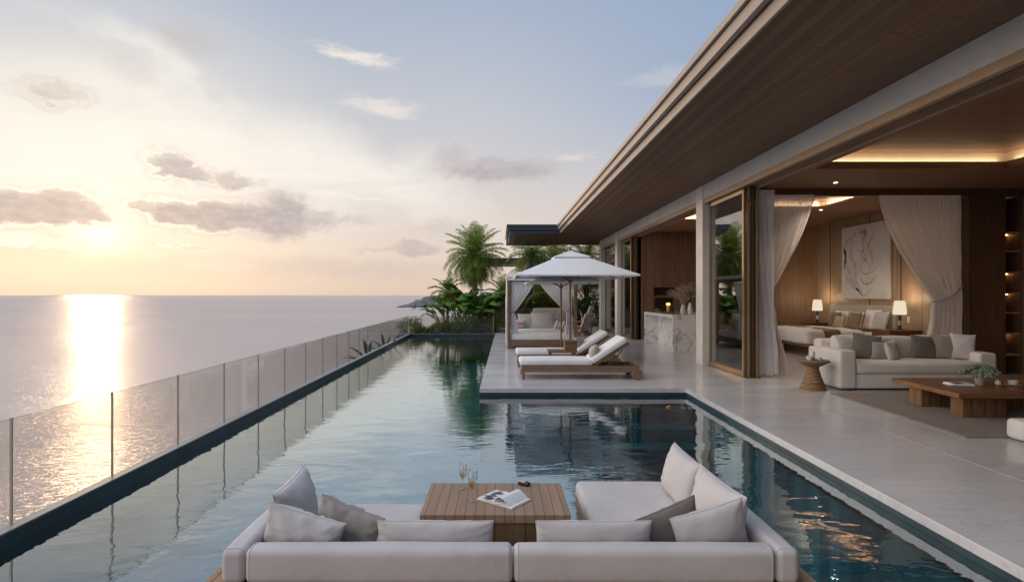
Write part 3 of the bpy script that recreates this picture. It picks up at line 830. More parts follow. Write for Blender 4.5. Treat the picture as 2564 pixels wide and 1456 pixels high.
MB().soft(-.523, -.03, 3.34, 3.60, -.075, .04, .03, (0,0,.004), .002, 9).build('seat_cushion', 'fab_white', S, smooth=0)
# right sofa
S = thing('outdoor_sofa', 'white L shaped outdoor sofa at the villa side of the teak table', 'sofa', (1, 3.6, WL), group='white outdoor sofas in the pool')
MB().soft(.0795, 1.545, 3.2, 3.335, ZB, ZT, .034, (0,.008,.006), .003, 4).build('backrest', 'fab_white', S, smooth=0)
MB().soft(1.55, 1.677, 3.205, 4.85, ZB, ZT, .034, (.006,0,.006), .003, 5, div=14).build('armrest', 'fab_white', S, smooth=0)
MB().soft(.63, 1.545, 3.34, 4.82, -.075, .05, .045, (0,.004,.014), .004, 6, div=16).build('seat_cushion', 'fab_white', S, smooth=0)
MB().soft(.68, 1.3, 3.50, 3.98, .035, .078, .02, (0,0,.01), .003, 16).build('seat_cushion', 'fab_white', S, smooth=0)
seam(S, .0795, 1.545, 3.2, 3.335, ZB, ZT, .034, 'fab_white'); seam(S, 1.55, 1.677, 3.205, 4.85, ZB, ZT, .034, 'fab_white', axis='y')
MB().box(.64, 1.67, 3.25, 4.80, WL-.25, -.078).build('base', 'teak_side', S, bevel=.004)
MB().box(.05, .639, 3.25, 3.5, WL-.25, -.078).build('base', 'teak_side', S, bevel=.004)
MB().soft(.03, .628, 3.34, 3.60, -.075, .04, .03, (0,0,.004), .002, 9).build('seat_cushion', 'fab_white', S, smooth=0)
# the wooden stage they stand on
b = MB()
b.box(-1.66, 1.79, -1.0, 3.335, -.10, -.014)
b.box(-1.66, -1.545, 3.336, 4.36, -.10, -.014); b.box(1.665, 1.79, 3.336, 4.92, -.10, -.014)
o = b.build('wooden_platform', wood('stage_boards', (.24, .145, .08), (.35, .225, .135), 0, .09, 1, .003, .55, .2, .1), bevel=.003)
tag(o, 'brown wooden platform under and behind the two white pool sofas', 'platform')
# table
T = thing('low_table', 'square teak plank table between the two white outdoor sofas', 'table', (-.03, 4.03, WL))
TX0, TX1 = -.515, .462
MB().box(TX0, TX1, 3.72, 4.35, .125, .18).build('table_top', 'teak', T, bevel=.003)
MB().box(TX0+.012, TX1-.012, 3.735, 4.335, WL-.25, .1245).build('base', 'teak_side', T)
# cushions
G = 'loose cushions on the white outdoor sofas'
cushion((-1.30, 3.80, .045), .62, .35, .19, R(92), R(-14), 0, 'fab_white', 'large white cushion leaning on the sea side armrest', 11, G)
cushion((-1.21, 3.47, .03), .48, .30, .17, R(-2), R(12), R(15), 'fab_light', 'pale crumpled cushion in the left rear sofa corner', 12, G, wr=.022)
cushion((-.985, 3.60, .03), .42, .29, .17, R(-6), R(10), R(19), 'fab_taupe', 'taupe crumpled cushion beside the pale one on the left sofa', 13, G, wr=.024)
cushion((-.378, 3.43, .035), .685, .235, .13, 0, R(8), 0, 'fab_white', 'long white lumbar cushion on the backrest of the left sofa', 14, G, name='lumbar_cushion', pinch=.03)
cushion((.557, 3.43, .035), .685, .235, .13, 0, R(8), 0, 'fab_white', 'long white lumbar cushion on the backrest of the right sofa', 15, G, name='lumbar_cushion', pinch=.03)
cushion((1.06, 3.53, .02), .46, .31, .13, R(8), R(9), R(-19), 'fab_grey', 'dark taupe pointed cushion between the white ones on the right sofa', 16, G, wr=.008)
cushion((1.33, 4.36, .045), .56, .37, .20, R(-88), R(-14), R(2), 'fab_white', 'far white cushion leaning on the villa side armrest', 17, G)
cushion((1.36, 3.72, .045), .60, .37, .19, R(-84), R(-12), R(2), 'fab_white', 'middle white cushion leaning on the villa side armrest', 18, G)
cushion((1.30, 3.475, .02), .46, .33, .18, R(6), R(9), R(-14), 'fab_white', 'near white cushion with seamed edge in the right rear corner', 19, G)
# champagne flutes
def flute(name, loc, H, r, label):
    g_ = thing(name, label, 'wine glass', loc, 0, 'champagne flutes on the teak table')
    st = H*.30
    prof = [(.0015, 0), (r*.95, 0), (r*.95, .003), (.006, .007), (.0035, .015), (.003, st), (.006, st+.006), (r*.72, st+(H-st)*.30), (r, st+(H-st)*.55), (r*.80, H)]
    prof2 = [(r*.80-.0012, H), (r-.0015, st+(H-st)*.55), (r*.70, st+(H-st)*.31), (.004, st+.012)]
    MB().lathe(prof+prof2, 28, loc, False).build('bowl', 'clear', g_, smooth=0)
    zl_ = st+(H-st)*.45
    MB().lathe([(.003, st+.013), (r*.68, st+(H-st)*.31), (r*.90-.001, zl_), (0.001, zl_)], 24, loc, False).build('wine', 'wine', g_, smooth=40)
flute('champagne_flute', (-.267, 4.22, .181), .185, .031, 'champagne flute standing further back on the teak table')
flute('champagne_flute', (-.183, 3.967, .181), .215, .034, 'taller nearer champagne flute on the teak table')
# open magazine
mg = thing('open_magazine', 'open magazine with dark photographs lying on the teak table', 'magazine', (.03, 3.99, .181), R(-38))
def sheet(cols, y0, y1, th=.003):
    """ribbon of paper: cols = (x, z) profile"""
    b = MB(); n = len(cols); vs = []
    for (x, z) in cols: vs += [(x, y0, z), (x, y1, z), (x, y1, z+th), (x, y0, z+th)]
    fs = [(0,1,2,3), tuple(4*(n-1)+k for k in (3,2,1,0))]
    for i in range(n-1):
        o_ = 4*i
        fs += [(o_+3, o_+2, o_+6, o_+7), (o_, o_+4, o_+5, o_+1), (o_, o_+3, o_+7, o_+4), (o_+1, o_+5, o_+6, o_+2)]
    return b.add(vs, fs)
sheet([(-.155, .001), (-.08, .001), (0, .001), (.08, .001), (.155, .001)], -.11, .11, .004).build('cover', 'paper', mg, local=True)
sheet([(-.15, .005), (-.10, .007), (-.05, .010), (-.015, .010), (-.002, .005)], -.106, .106, .006).build('page_block', 'paper', mg, local=True)
sheet([(.15, .005), (.10, .007), (.05, .010), (.015, .010), (.002, .005)][::-1], -.106, .106, .006).build('page_block', 'paper', mg, local=True)
sheet([(0, .014), (.012, .040), (.04, .056), (.07, .052), (.10, .034), (.13, .012)], -.106, .106, .0012).build('curled_page', 'paper', mg, local=True)
b = MB()
rnd = random.Random(5)
for k in range(9):
    y = -.09+k*.021; x0 = -.14+rnd.random()*.03; L = .05+rnd.random()*.06; w_ = .006+rnd.random()*.010
    zf = lambda x: .0155+.004*(x+.15)/.1
    b.add([(x0, y, zf(x0)+.002), (x0+L*.5, y-w_, zf(x0+L*.5)+.0016), (x0+L, y+.004, zf(x0+L)+.0008), (x0+L*.5, y+w_, zf(x0+L*.5)+.0016)], [(0,1,2,3)])
b.build('printed_photograph', 'ink', mg, local=True)
# small case at the table rear
gc = thing('glasses_case', 'small black case lying near the rear edge of the teak table', 'case', (.185, 4.30, .181), R(-35))
MB().soft(-.045, .045, -.022, .022, 0, .024, .008, (0,0,.003), div=3).build('case_body', 'black', gc, smooth=0, local=True)
MB().soft(-.043, .02, -.020, .020, .0245, .032, .004, div=3).build('case_lid', 'steel', gc, smooth=0, local=True)

# ================================================================== sun loungers
def lounger():
    r_ = thing('sun_lounger', 'near teak sun lounger with white mattress and wooden wheels', 'sun lounger', (0,0,0), 0, 'teak sun loungers on the terrace')
    L, Wd = 2.23, .74
    b = MB().box(0, L, 0, .045, .14, .258); b.box(0, L, Wd-.045, Wd, .14, .258)
    b.box(0, .045, .046, Wd-.046, .15, .25); b.box(L-.045, L, .046, Wd-.046, .15, .25)
    for k in range(9): b.box(.10+k*.14, .19+k*.14, .046, Wd-.046, .225, .245)
    for k in range(5): b.box(1.42+k*.155, 1.52+k*.155, .046, Wd-.046, .205, .232)
    b.build('frame', 'teak_plain', r_, bevel=.004, local=True)
    for y in (.0, Wd-.055): MB().box(.004, .062, y-.002, y+.053, 0, .139).build('leg', 'teak_z', r_, bevel=.004, local=True)
    for y in (-.045, Wd+.003):
        w_ = MB().lathe([(.02, 0), (.095, 0), (.103, .006), (.103, .036), (.095, .042), (.02, .042)], 32, (0,0,0), True, Matrix.Translation((2.18, y+.042, .104)) @ Matrix.Rotation(R(90), 4, 'X')).build('wheel', 'teak_plain', r_, smooth=30, local=True)
    MB().soft(-.035, 1.36, .02, Wd-.02, .262, .375, .045, (0,.004,.014), .004, 2, div=14).build('mattress', 'fab_lounger', r_, smooth=0, local=True)
    A = R(-33); Hm = Matrix.Translation((1.365, 0, .262)) @ Matrix.Rotation(A, 4, 'Y')
    MB().soft(.012, .80, .02, Wd-.02, .02, .135, .042, (0,.004,.012), .004, 3, Hm, div=12).build('back_cushion', 'fab_lounger', r_, smooth=0, local=True)
    b = MB().box(0, .80, .03, .07, -.03, .012, Hm); b.box(0, .80, Wd-.07, Wd-.03, -.03, .012, Hm)
    for k in range(6): b.box(.05+k*.13, .12+k*.13, .0705, Wd-.0705, -.012, .008, Hm)
    b.tube([(1.93, .10, .56), (1.62, .10, .24)], .012, 6); b.tube([(1.93, Wd-.10, .56), (1.62, Wd-.10, .24)], .012, 6)
    b.build('back_frame', 'dark_teak', r_, bevel=.002, local=True)
    return r_
l1 = lounger(); l1.location = (.42, 10.87, 0)
l2 = dup(l1, (.41, 12.75, 0), 0, 'far teak sun lounger beyond the low side table')
Gp = 'beige cushions on the sun loungers'
cushion((1.80, 11.16, .375), .42, .26, .20, R(78), R(16), 0, 'fab_beige', 'round beige cushion on the near sun lounger', 31, Gp, pinch=.02, wr=.012)
cushion((1.74, 13.06, .375), .40, .28, .18, R(60), R(18), R(5), 'fab_beige', 'tipped beige cushion on the far sun lounger', 32, Gp, wr=.016)
st = thing('side_table', 'low dark wood side table between the two sun loungers', 'side table', (1.35, 12.1, 0))
MB().box(1.02, 1.62, 11.95, 12.40, .40, .44).build('table_top', 'teak_plain', st, bevel=.004)
for x in (1.05, 1.55):
    for y in (11.98, 12.33): MB().box(x, x+.04, y, y+.04, 0, .399).build('leg', 'teak_z', st)
bx = thing('storage_box', 'square brown wooden box standing on the side table between the loungers', 'box', (1.52, 12.12, .442))
b = MB().box(1.37, 1.62, 12.0, 12.02, .441, .63); b.box(1.37, 1.62, 12.25, 12.27, .441, .63); b.box(1.37, 1.39, 12.021, 12.249, .441, .63); b.box(1.60, 1.62, 12.021, 12.249, .441, .63)
b.build('box_body', 'dark_teak', bx, bevel=.003); MB().box(1.36, 1.63, 11.99, 12.28, .631, .65).build('lid', 'teak_plain', bx, bevel=.003)

# ================================================================== parasols
def parasol(loc, half, zr, za, label, hub=None):
    r_ = thing('parasol', label, 'parasol', loc, 0, 'white square parasols by the loungers')
    MB().tube([(0,0,.05), (0,0,za-.03)], .024, 12).build('pole', 'teak_z', r_, smooth=40, local=True)
    MB().lathe([(.22, 0), (.22, .04), (.05, .06), (.035, .12)], 28).build('base', 'steel', r_, smooth=40, local=True)
    n = 14; zz = za-zr
    def canopy(h0, h1, z0, z1, sag, nn):
        vs = []; fs = []
        ring = []
        for k in range(4):
            a = [(1,-1),(1,1),(-1,1),(-1,-1)][k]; c_ = [(1,1),(-1,1),(-1,-1),(1,-1)][k]
            for j in range(nn): ring.append((lerp(a[0], c_[0], j/nn), lerp(a[1], c_[1], j/nn), j/nn))
        m_ = 10; N = len(ring)
        for i in range(m_+1):
            f = i/m_
            for (x, y, q) in ring:
                s_ = math.sin(math.pi*q)
                rr = lerp(h0, h1, f); z = lerp(z0, z1, f)
                sg = sag*s_*f*(1.0)*1.0
                pull = 1-.018*s_*f
                vs.append((x*rr*pull, y*rr*pull, z-sg*.3*math.sin(math.pi*f)+.0*sg))
        for i in range(m_):
            for k in range(N): fs.append((i*N+k, i*N+(k+1) % N, (i+1)*N+(k+1) % N, (i+1)*N+k))
        # hem
        o_ = len(vs)
        for (x, y, q) in ring:
            s_ = math.sin(math.pi*q); pull = 1-.018*s_
            vs.append((x*h1*pull*1.0, y*h1*pull, z1-.035))
        for k in range(N): fs.append((m_*N+k, m_*N+(k+1) % N, o_+(k+1) % N, o_+k))
        return MB().add(vs, fs)
    canopy(.30, half, za-.075-.3*zz/half*.55, zr, .10, n).build('canopy', 'fab_umb', r_, smooth=25, local=True)
    canopy(.012, .42, za, za-.42*zz/half*.80, .03, 8).build('vent_cap', 'fab_umb', r_, smooth=25, local=True)
    MB().tube([(0,0,za), (0,0,za+.09)], [.02,.016], 10).build('finial', 'teak_z', r_, smooth=40, local=True)
    hz = zr-.10
    MB().lathe([(.05, 0), (.055, .03), (.03, .07)], 16, (0,0,hz-.05)).build('hub', 'dark_teak', r_, smooth=40, local=True)
    for k in range(8):
        a = k*math.pi/4; d = half*(1.39 if k % 2 else .97)
        tip = Vector((math.cos(a)*d*.98, math.sin(a)*d*.98, zr-.01)); top = Vector((math.cos(a)*.06, math.sin(a)*.06, za-.12))
        MB().tube([top, top.lerp(tip, .5)-Vector((0,0,.012)), tip], .012, 6).build('rib', 'dark_teak', r_, smooth=40, local=True)
        mid = top.lerp(tip, .45)-Vector((0,0,.02))
        MB().tube([(math.cos(a)*.04, math.sin(a)*.04, hz), mid], .012, 6).build('strut', 'dark_teak', r_, smooth=40, local=True)
    return r_
parasol((1.712, 13.9, 0), 1.36, 2.05, 2.66, 'large white square parasol nearest the sun loungers')
parasol((1.70, 15.85, 0), .98, 1.94, 2.26, 'smaller white parasol half hidden behind the nearest one')

# ================================================================== daybed
D = thing('canopy_daybed', 'teak four poster daybed with white curtains on the terrace', 'daybed', (1.2, 18, 0))
DX0, DX1, DY0, DY1 = .24, 2.30, 17.0, 19.2
for x in (DX0, DX1-.09):
    for y in (DY0, DY1-.09): MB().box(x, x+.09, y, y+.09, 0, 2.10).build('post', 'teak_z', D, bevel=.004)
for y in (DY0+.005, DY1-.085): MB().box(DX0+.091, DX1-.091, y, y+.08, 2.0, 2.095).build('beam', 'teak_plain', D)
for x in (DX0+.005, DX1-.085): MB().box(x, x+.08, DY0+.091, DY1-.091, 2.0, 2.095).build('beam', 'teak_y', D)
MB().soft(DX0-.04, DX1+.04, DY0-.06, DY1+.04, 2.101, 2.19, .03, (0,0,.03), .004, 3).build('canopy', 'fab_umb', D, smooth=0)
MB().box(DX0+.0, DX1, DY0-.035, DY0-.028, 2.03, 2.115).build('valance', 'fab_umb', D)
b = MB().box(DX0+.091, DX1-.091, DY0+.01, DY0+.07, .09, .25); b.box(DX0+.091, DX1-.091, DY1-.07, DY1-.01, .09, .25)
b.box(DX0+.01, DX0+.07, DY0+.091, DY1-.091, .09, .25); b.box(DX1-.07, DX1-.01, DY0+.091, DY1-.091, .09, .25); b.box(DX0+.08, DX1-.08, DY0+.08, DY1-.08, .18, .22)
b.build('frame', 'teak_plain', D, bevel=.004)
MB().soft(DX0+.06, DX1-.06, DY0+.05, DY1-.06, .252, .45, .05, (0,.004,.02), .005, 5, div=12).build('mattress', 'fab_lounger', D, smooth=0)
MB().soft(DX0+.12, DX1-.3, DY0+.9, DY1-.2, .455, .50, .02, (0,0,.01), .004, 6).build('blanket', 'fab_lounger', D, smooth=0)

def drape(levels, nf, Y, amp, nu=120, nv=60, seed=0, axis='x', b=None):
    """hanging cloth; levels = [(z, a, b, off)] from top to bottom, a..b extent along the axis, off = shift across it"""
    levels = sorted(levels, key=lambda q: -q[0]); z0, z1 = levels[0][0], levels[-1][0]
    def at(z):
        for i in range(len(levels)-1):
            A, B = levels[i], levels[i+1]
            if z <= A[0]+1e-9 and z >= B[0]-1e-9:
                f = (A[0]-z)/(A[0]-B[0]); e = A[4] if len(A) > 4 else None
                f = f**e if e else f*f*(3-2*f)
                return [lerp(A[k], B[k], f) for k in (1, 2, 3)]
        return list(levels[-1][1:4])
    wide = max(abs(q[2]-q[1]) for q in levels); vs = []; rnd = random.Random(seed)
    ph = [rnd.random()*6.28 for _ in range(4)]
    for j in range(nv+1):
        z = lerp(z0, z1, j/nv); a, c_, of = at(z); wd = abs(c_-a)
        A_ = amp*(.45+.75*min(1.2, (1-wd/wide)*1.3)) if j else amp*.35
        for i in range(nu+1):
            u = i/nu
            uu = u+.012*math.sin(5*u+ph[0]+z*1.1)
            y = A_*(math.sin(2*math.pi*nf*uu+ph[1]+.5*math.sin(z*1.7+ph[2]))+.35*math.sin(2*math.pi*nf*2.3*uu+ph[3]+z*.8))+.012*noise.noise(Vector((u*9, z*3, seed)))
            x = lerp(a, c_, u)+.006*math.sin(nf*9*u+z*4)
            hem = (.03*noise.noise(Vector((u*6, seed, 0))) if j == nv else 0)
            vs.append((x, Y+of+y, z+hem) if axis == 'x' else (Y+of+y, x, z+hem))
    fs = [(j*(nu+1)+i, (j+1)*(nu+1)+i, (j+1)*(nu+1)+i+1, j*(nu+1)+i+1) for j in range(nv) for i in range(nu)]
    return (b or MB()).add(vs, fs)
yc = DY0+.0
drape([(2.06, .36, 1.08, 0, 1.25), (1.09, .34, .44, -.03), (.9, .335, .50, -.02), (.28, .34, .62, -.02)], 11, yc+.10, .019, 90, 40, 1).build('curtain', 'drape', D, smooth=0)
drape([(2.06, 1.12, 2.16, 0, 1.25), (1.09, 2.0, 2.15, -.03), (.9, 1.99, 2.16, -.02), (.28, 1.93, 2.18, -.02)], 13, yc+.10, .019, 90, 40, 2).build('curtain', 'drape', D, smooth=0)
for (x0, x1) in ((DX0-.02, .46), (1.98, 2.34)):
    MB().tube([(x0, yc+.06, 1.12), ((x0+x1)/2, yc+.02, 1.075), (x1, yc+.06, 1.10)], .008, 6).build('tie_back', 'black', D, smooth=0)
drape([(2.06, 17.1, 18.2, 0), (1.09, 17.1, 17.35, 0), (.1, 17.08, 17.45, 0)], 8, DX0-.02, .025, 70, 40, 3, 'y').build('curtain', 'drape', D, smooth=0)
drape([(2.06, 17.1, 17.8, 0), (1.09, 17.1, 17.32, 0), (.25, 17.08, 17.45, 0)], 6, DX1-.03, .025, 60, 40, 4, 'y').build('curtain', 'drape', D, smooth=0)
Gd = 'cushions on the canopied daybed'
cushion((.88, 19.0, .47), .55, .52, .16, R(3), R(-12), 0, 'fab_light', 'left square grey cushion against the back of the daybed', 41, Gd)
cushion((1.42, 18.95, .47), .78, .56, .17, R(-3), R(-12), 0, 'fab_light', 'wide grey cushion right of the other at the back of the daybed', 42, Gd)
for k, (x, y, w_, l_) in enumerate([(1.80, 18.75, .40, 'rearmost pinkish cushion in the row at the head of the daybed'), (1.88, 18.35, .44, 'second pinkish cushion from the back at the daybed head'),
        (1.94, 17.95, .44, 'third pinkish cushion from the back at the daybed head'), (2.0, 17.5, .38, 'frontmost pinkish cushion at the daybed head')]):
    cushion((x, y, .46), w_, .36+.03*(k == 2), .15, R(80-k*4), R(22), 0, 'fab_beige' if k % 2 else 'fab_light', l_, 43+k, Gd)
for k, (x, y, z, mt, lb) in enumerate([(.62, 18.7, .55, 'fab_pink', 'dusty pink rolled towel lying on the daybed'), (.60, 18.86, .71, 'fab_light', 'white rolled towel on top of the pink one on the daybed')]):
    o = MB().tube([(x-.2, y, z), (x-.18, y, z), (x+.18, y, z), (x+.2, y, z)], [.05, .075, .075, .05], 16).build('rolled_towel', mt, smooth=40)
    tag(o, lb, 'towel', 'rolled towels on the daybed')

# ================================================================== furniture behind the daybed
s_ = thing('garden_sofa', 'brown framed outdoor sofa with a pale back cushion behind the daybed', 'sofa', (2.2, 23.5, 0))
b = MB().box(1.25, 3.1, 23.2, 24.1, .12, .40); b.box(1.2, 1.32, 23.2, 24.1, .0, .68); b.box(3.02, 3.14, 23.2, 24.1, 0, .68); b.box(1.33, 3.01, 24.0, 24.1, .40, .95)
b.build('frame', 'teak_plain', s_, bevel=.01)
MB().soft(1.4, 2.9, 23.8, 23.98, .55, 1.05, .06, (0,.01,.01), .004).build('back_cushion', 'fab_taupe', s_, smooth=0)
MB().soft(1.35, 3.0, 23.2, 23.9, .405, .55, .05, (0,0,.01), .004).build('seat_cushion', 'fab_grey', s_, smooth=0)
s_ = thing('garden_bench', 'dark brown low bench seen through the daybed at its left', 'bench', (.9, 22.6, 0))
MB().box(.55, 1.15, 22.3, 23.0, .12, .42).build('seat', 'dark_teak', s_, bevel=.01)
MB().box(.55, 1.15, 22.95, 23.03, .43, .85).build('backrest', 'dark_teak', s_, bevel=.01)
for x in (.58, 1.07):
    for y in (22.34, 22.88): MB().box(x, x+.06, y, y+.06, 0, .119).build('leg', 'dark_teak', s_)
def deckchair(loc, rz, label):
    r_ = thing('deck_chair', label, 'chair', loc, rz, 'brown deck chairs behind the loungers')
    b = MB()
    for y in (-.3, .26):
        b.tube([(-.75, y, .30), (-.2, y, .30), (.25, y, .22), (.55, y, 1.0)], .028, 8)
        b.tube([(-.55, y, .30), (-.75, y, .0)], .022, 8); b.tube([(.1, y, .28), (.5, y, 0)], .022, 8)
        b.tube([(-.35, y, .55), (.32, y, .55)], .022, 8); b.tube([(-.3, y, .3), (-.3, y, .55)], .018, 8)
    for k in range(6): b.box(-.7+k*.15, -.60+k*.15, -.29, .27, .30, .32)
    b.build('frame', 'dark_teak', r_, smooth=40, local=True)
    MB().soft(-.7, .2, -.26, .24, .325, .40, .03, (0,0,.01)).build('seat_cushion', 'fab_grey', r_, smooth=0, local=True)
    Hm = Matrix.Translation((.22, 0, .33)) @ Matrix.Rotation(R(-68), 4, 'Y')
    MB().soft(0, .88, -.26, .24, .03, .11, .035, (0,0,.01), .003, 1, Hm).build('back_cushion', 'fab_beige', r_, smooth=0, local=True)
    return r_
deckchair((3.15, 22.6, 0), R(-20), 'deck chair with a pinkish beige back cushion in front of the bamboo')
deckchair((2.95, 20.9, 0), R(-50), 'folded brown deck chair just right of the daybed posts').scale = (.9, .9, .8)
# ================================================================== curtains of the villa
def hang(name, levels, nf, Y, amp, mat, label, seed, axis='x', nu=140, nv=70, tie=None, loc=None):
    z = min(q[0] for q in levels); xm = levels[-1][1]
    r_ = thing(name, label, 'curtain', (xm, Y, 0) if axis == 'x' else (Y, xm, 0), 0, 'sheer curtains of the villa')
    drape(levels, nf, Y, amp, nu, nv, seed, axis).build('cloth', mat, r_, smooth=0)
    if tie: MB().tube(tie, .014, 8).build('tie_back', 'fab_beige', r_, smooth=0)
    return r_
hang('curtain', [(3.66, 4.97, 5.40, 0), (1.6, 4.96, 5.38, 0), (.03, 4.92, 5.46, 0)], 9, 11.28, .032, 'drape', 'gathered opaque white curtain beside the stacked sliding doors', 61)
hang('curtain', [(3.60, 5.05, 6.30, 0, 1.45), (1.62, 5.16, 5.36, -.05), (1.2, 5.14, 5.50, -.05), (.03, 5.10, 5.78, 0)], 18, 11.5, .030, 'sheer', 'sheer bedroom curtain tied back on the pool side of the opening', 62,
     tie=[(5.05, 11.45, 1.66), (5.25, 11.36, 1.60), (5.42, 11.45, 1.62)])
hang('curtain', [(3.60, 7.62, 9.26, 0, 1.5), (1.50, 8.66, 9.24, -.05), (1.25, 8.64, 9.24, -.05), (.03, 8.45, 9.26, 0)], 21, 11.55, .030, 'sheer', 'wide sheer bedroom curtain tied back beside the dark panel wall', 63,
     tie=[(9.26, 11.5, 1.78), (9.02, 11.42, 1.60), (8.80, 11.40, 1.50), (8.62, 11.46, 1.46)])

# ================================================================== lounge
def soft_part(nm, mt, par, *a, **k): return MB().soft(*a, **k).build(nm, mt, par, smooth=0)
S = thing('lounge_sofa', 'long curved front linen sofa with square arms inside the open lounge', 'sofa', (7.0, 10.1, 0))
soft_part('armrest', 'fab_sofa', S, 5.69, 5.98, 9.62, 10.62, .03, .668, .045, (.006,.006,.006), .003, 1)
soft_part('armrest', 'fab_sofa', S, 8.10, 8.40, 9.70, 10.62, .03, .62, .045, (.006,.006,.006), .003, 2)
soft_part('base', 'fab_sofa', S, 5.982, 8.098, 9.66, 10.6, .03, .268, .02, (0,.03,0), .002, 3)
soft_part('seat_cushion', 'fab_sofa', S, 5.985, 8.095, 9.64, 10.42, .272, .47, .055, (0,.04,.025), .003, 4, div=16)
soft_part('backrest', 'fab_sofa', S, 5.83, 8.22, 10.46, 10.72, .03, .80, .06, (0,.01,.01), .003, 5, div=12)
for k in range(3): soft_part('back_cushion', 'fab_sofa', S, 5.99+k*.703, 6.685+k*.703, 10.22, 10.47, .44, .86+.01*(k != 1), .075, (0,.02,.012), .006, 6+k)
MB().box(5.8, 8.3, 9.78, 10.5, 0, .028).build('plinth', 'black', S)
Gs = 'cushions on the lounge sofa'
for k, (x, y, w_, h_, rz, rl, mt, lb) in enumerate([
    (6.17, 10.18, .44, .42, 8, 2, 'fab_sofa', 'leftmost pale cushion against the near arm of the lounge sofa'),
    (6.40, 10.06, .46, .45, -14, 8, 'fab_grey', 'large dark grey cushion leaning at the left end of the lounge sofa'),
    (6.62, 9.98, .33, .32, -6, 4, 'fab_taupe', 'small taupe cushion beside the large dark grey one'),
    (6.82, 9.92, .32, .34, 30, -6, 'fab_light', 'small pale cushion turned sideways on the left half of the lounge sofa'),
    (7.50, 10.10, .52, .42, 6, 4, 'fab_grey', 'wide dark grey cushion on the right half of the lounge sofa'),
    (7.83, 10.08, .46, .43, -8, 2, 'fab_taupe', 'dark taupe cushion between the wide grey and the pale one'),
    (8.03, 9.98, .36, .46, -30, 3, 'fab_light', 'pale cushion standing against the far arm of the lounge sofa')]):
    cushion((x, y, .475), w_, h_, .15, R(rz), R(-13), R(rl), mt, lb, 70+k, Gs)
# stool
t_ = thing('wicker_stool', 'hourglass shaped woven side table beside the linen sofa', 'side table', (5.33, 9.78, 0))
MB().lathe([(.215, 0), (.20, .03), (.13, .22), (.092, .35), (.10, .385)], 36, (5.33, 9.78, 0)).build('base', 'wicker', t_, smooth=30)
MB().lathe([(.10, .386), (.15, .41), (.262, .475), (.262, .49), (.24, .50)], 36, (5.33, 9.78, 0)).build('table_top', 'teak_plain', t_, smooth=30)
def cup(name, x, y, z, r, h, label, cat, grp=None, mat='ceramic'):
    o = MB().lathe([(r*.7, 0), (r, h*.35), (r, h), (r*.88, h), (r*.85, h*.4), (0.001, h*.2)], 22, (0,0,0), False).build(name, mat, smooth=35); o.location = (x, y, z); return tag(o, label, cat, grp)
cup('cup', 5.245, 9.72, .501, .055, .07, 'round white bowl on the woven stool', 'bowl', 'white cups on the woven stool')
cup('cup', 5.40, 9.70, .501, .035, .055, 'small low white cup at the right edge of the woven stool', 'cup', 'white cups on the woven stool')
cup('candle', 5.335, 9.80, .501, .036, .135, 'tall white pillar candle on the woven stool', 'candle')
# rug
o = MB().prism([(5.22, 6.44), (10.4, 6.44), (10.4, 9.33), (5.36, 9.33)], .0045, .018).build('rug', 'rug'); tag(o, 'large grey woven rug under the lounge coffee table', 'rug')
# coffee table
t_ = thing('coffee_table', 'wide low walnut coffee table on block legs standing on the rug', 'coffee table', (6.9, 8, 0))
MB().prism([(5.83, 7.30), (8.6, 7.30), (8.6, 8.70), (5.93, 8.70)], .285, .35).build('table_top', 'table_wood', t_, bevel=.006)
for (x0, x1, y0, y1) in ((5.98, 6.55, 7.43, 7.63), (5.98, 6.50, 8.15, 8.40), (7.0, 7.9, 7.95, 8.25)):
    MB().box(x0, x1, y0, y1, .019, .284).build('leg', 'table_leg', t_, bevel=.008)
# things on it
mg = thing('magazine_stack', 'two closed white magazines on the walnut coffee table', 'magazine', (6.40, 8.02, .351), R(-12))
for k, (a, w_) in enumerate(((0, .30), (6, .27))):
    MB().box(-w_/2, w_/2, -.10, .10, .001+k*.013, .012+k*.013, Matrix.Rotation(R(a), 4, 'Z')).build('magazine', 'paper', mg, local=True)
MB().box(-.10, .06, -.07, .06, .0255, .0262, Matrix.Rotation(R(10), 4, 'Z')).build('cover_photograph', 'ink', mg, local=True)
pl = thing('succulent_pot', 'grey green succulent in a small glass pot on the coffee table', 'potted plant', (6.68, 8.0, .351))
MB().lathe([(.055, 0), (.062, .01), (.082, .12), (.075, .12), (.06, .02)], 26).build('pot', 'clear', pl, smooth=30, local=True)
MB().lathe([(.052, .004), (.07, .10), (0.001, .105)], 20).build('soil', 'fab_beige', pl, smooth=30, local=True)
b = MB(); rnd = random.Random(8)
def fleshy(b, c, d, L, r):
    d = Vector(d).normalized(); pts = [Vector(c)+d*L*f for f in (0, .3, .65, .9, 1)]
    b.tube(pts, [r*.35, r*.75, r, r*.7, r*.15], 6)
for k in range(34):
    a = rnd.random()*6.28; e = rnd.random(); rr = .02+.17*math.sqrt(rnd.random()); c = (math.cos(a)*rr, math.sin(a)*rr*.8, .11+.12*(1-(rr/.2)**2)+rnd.random()*.03)
    for q in range(9):
        a2 = q*2.4; up = .35+.9*(q/9)
        fleshy(b, c, (math.cos(a2)+math.cos(a)*rr*3, math.sin(a2)+math.sin(a)*rr*3, up), .055+.018*rnd.random(), .019)
b.build('foliage', 'leaf_succ', pl, smooth=50, local=True)
MB().tube([(0,0,.08), (.01,0,.15), (0,.01,.22)], [.03,.05,.02], 8).build('stems', 'leaf_succ', pl, smooth=50, local=True)
o = MB().lathe([(.01, 0), (.032, .012), (.04, .038), (.03, .068), (.012, .076), (.012, .083)], 20).build('round_vase', 'ceramic', smooth=40); o.location = (6.89, 7.95, .351)
tag(o, 'tiny round pale vase right of the succulent', 'vase')
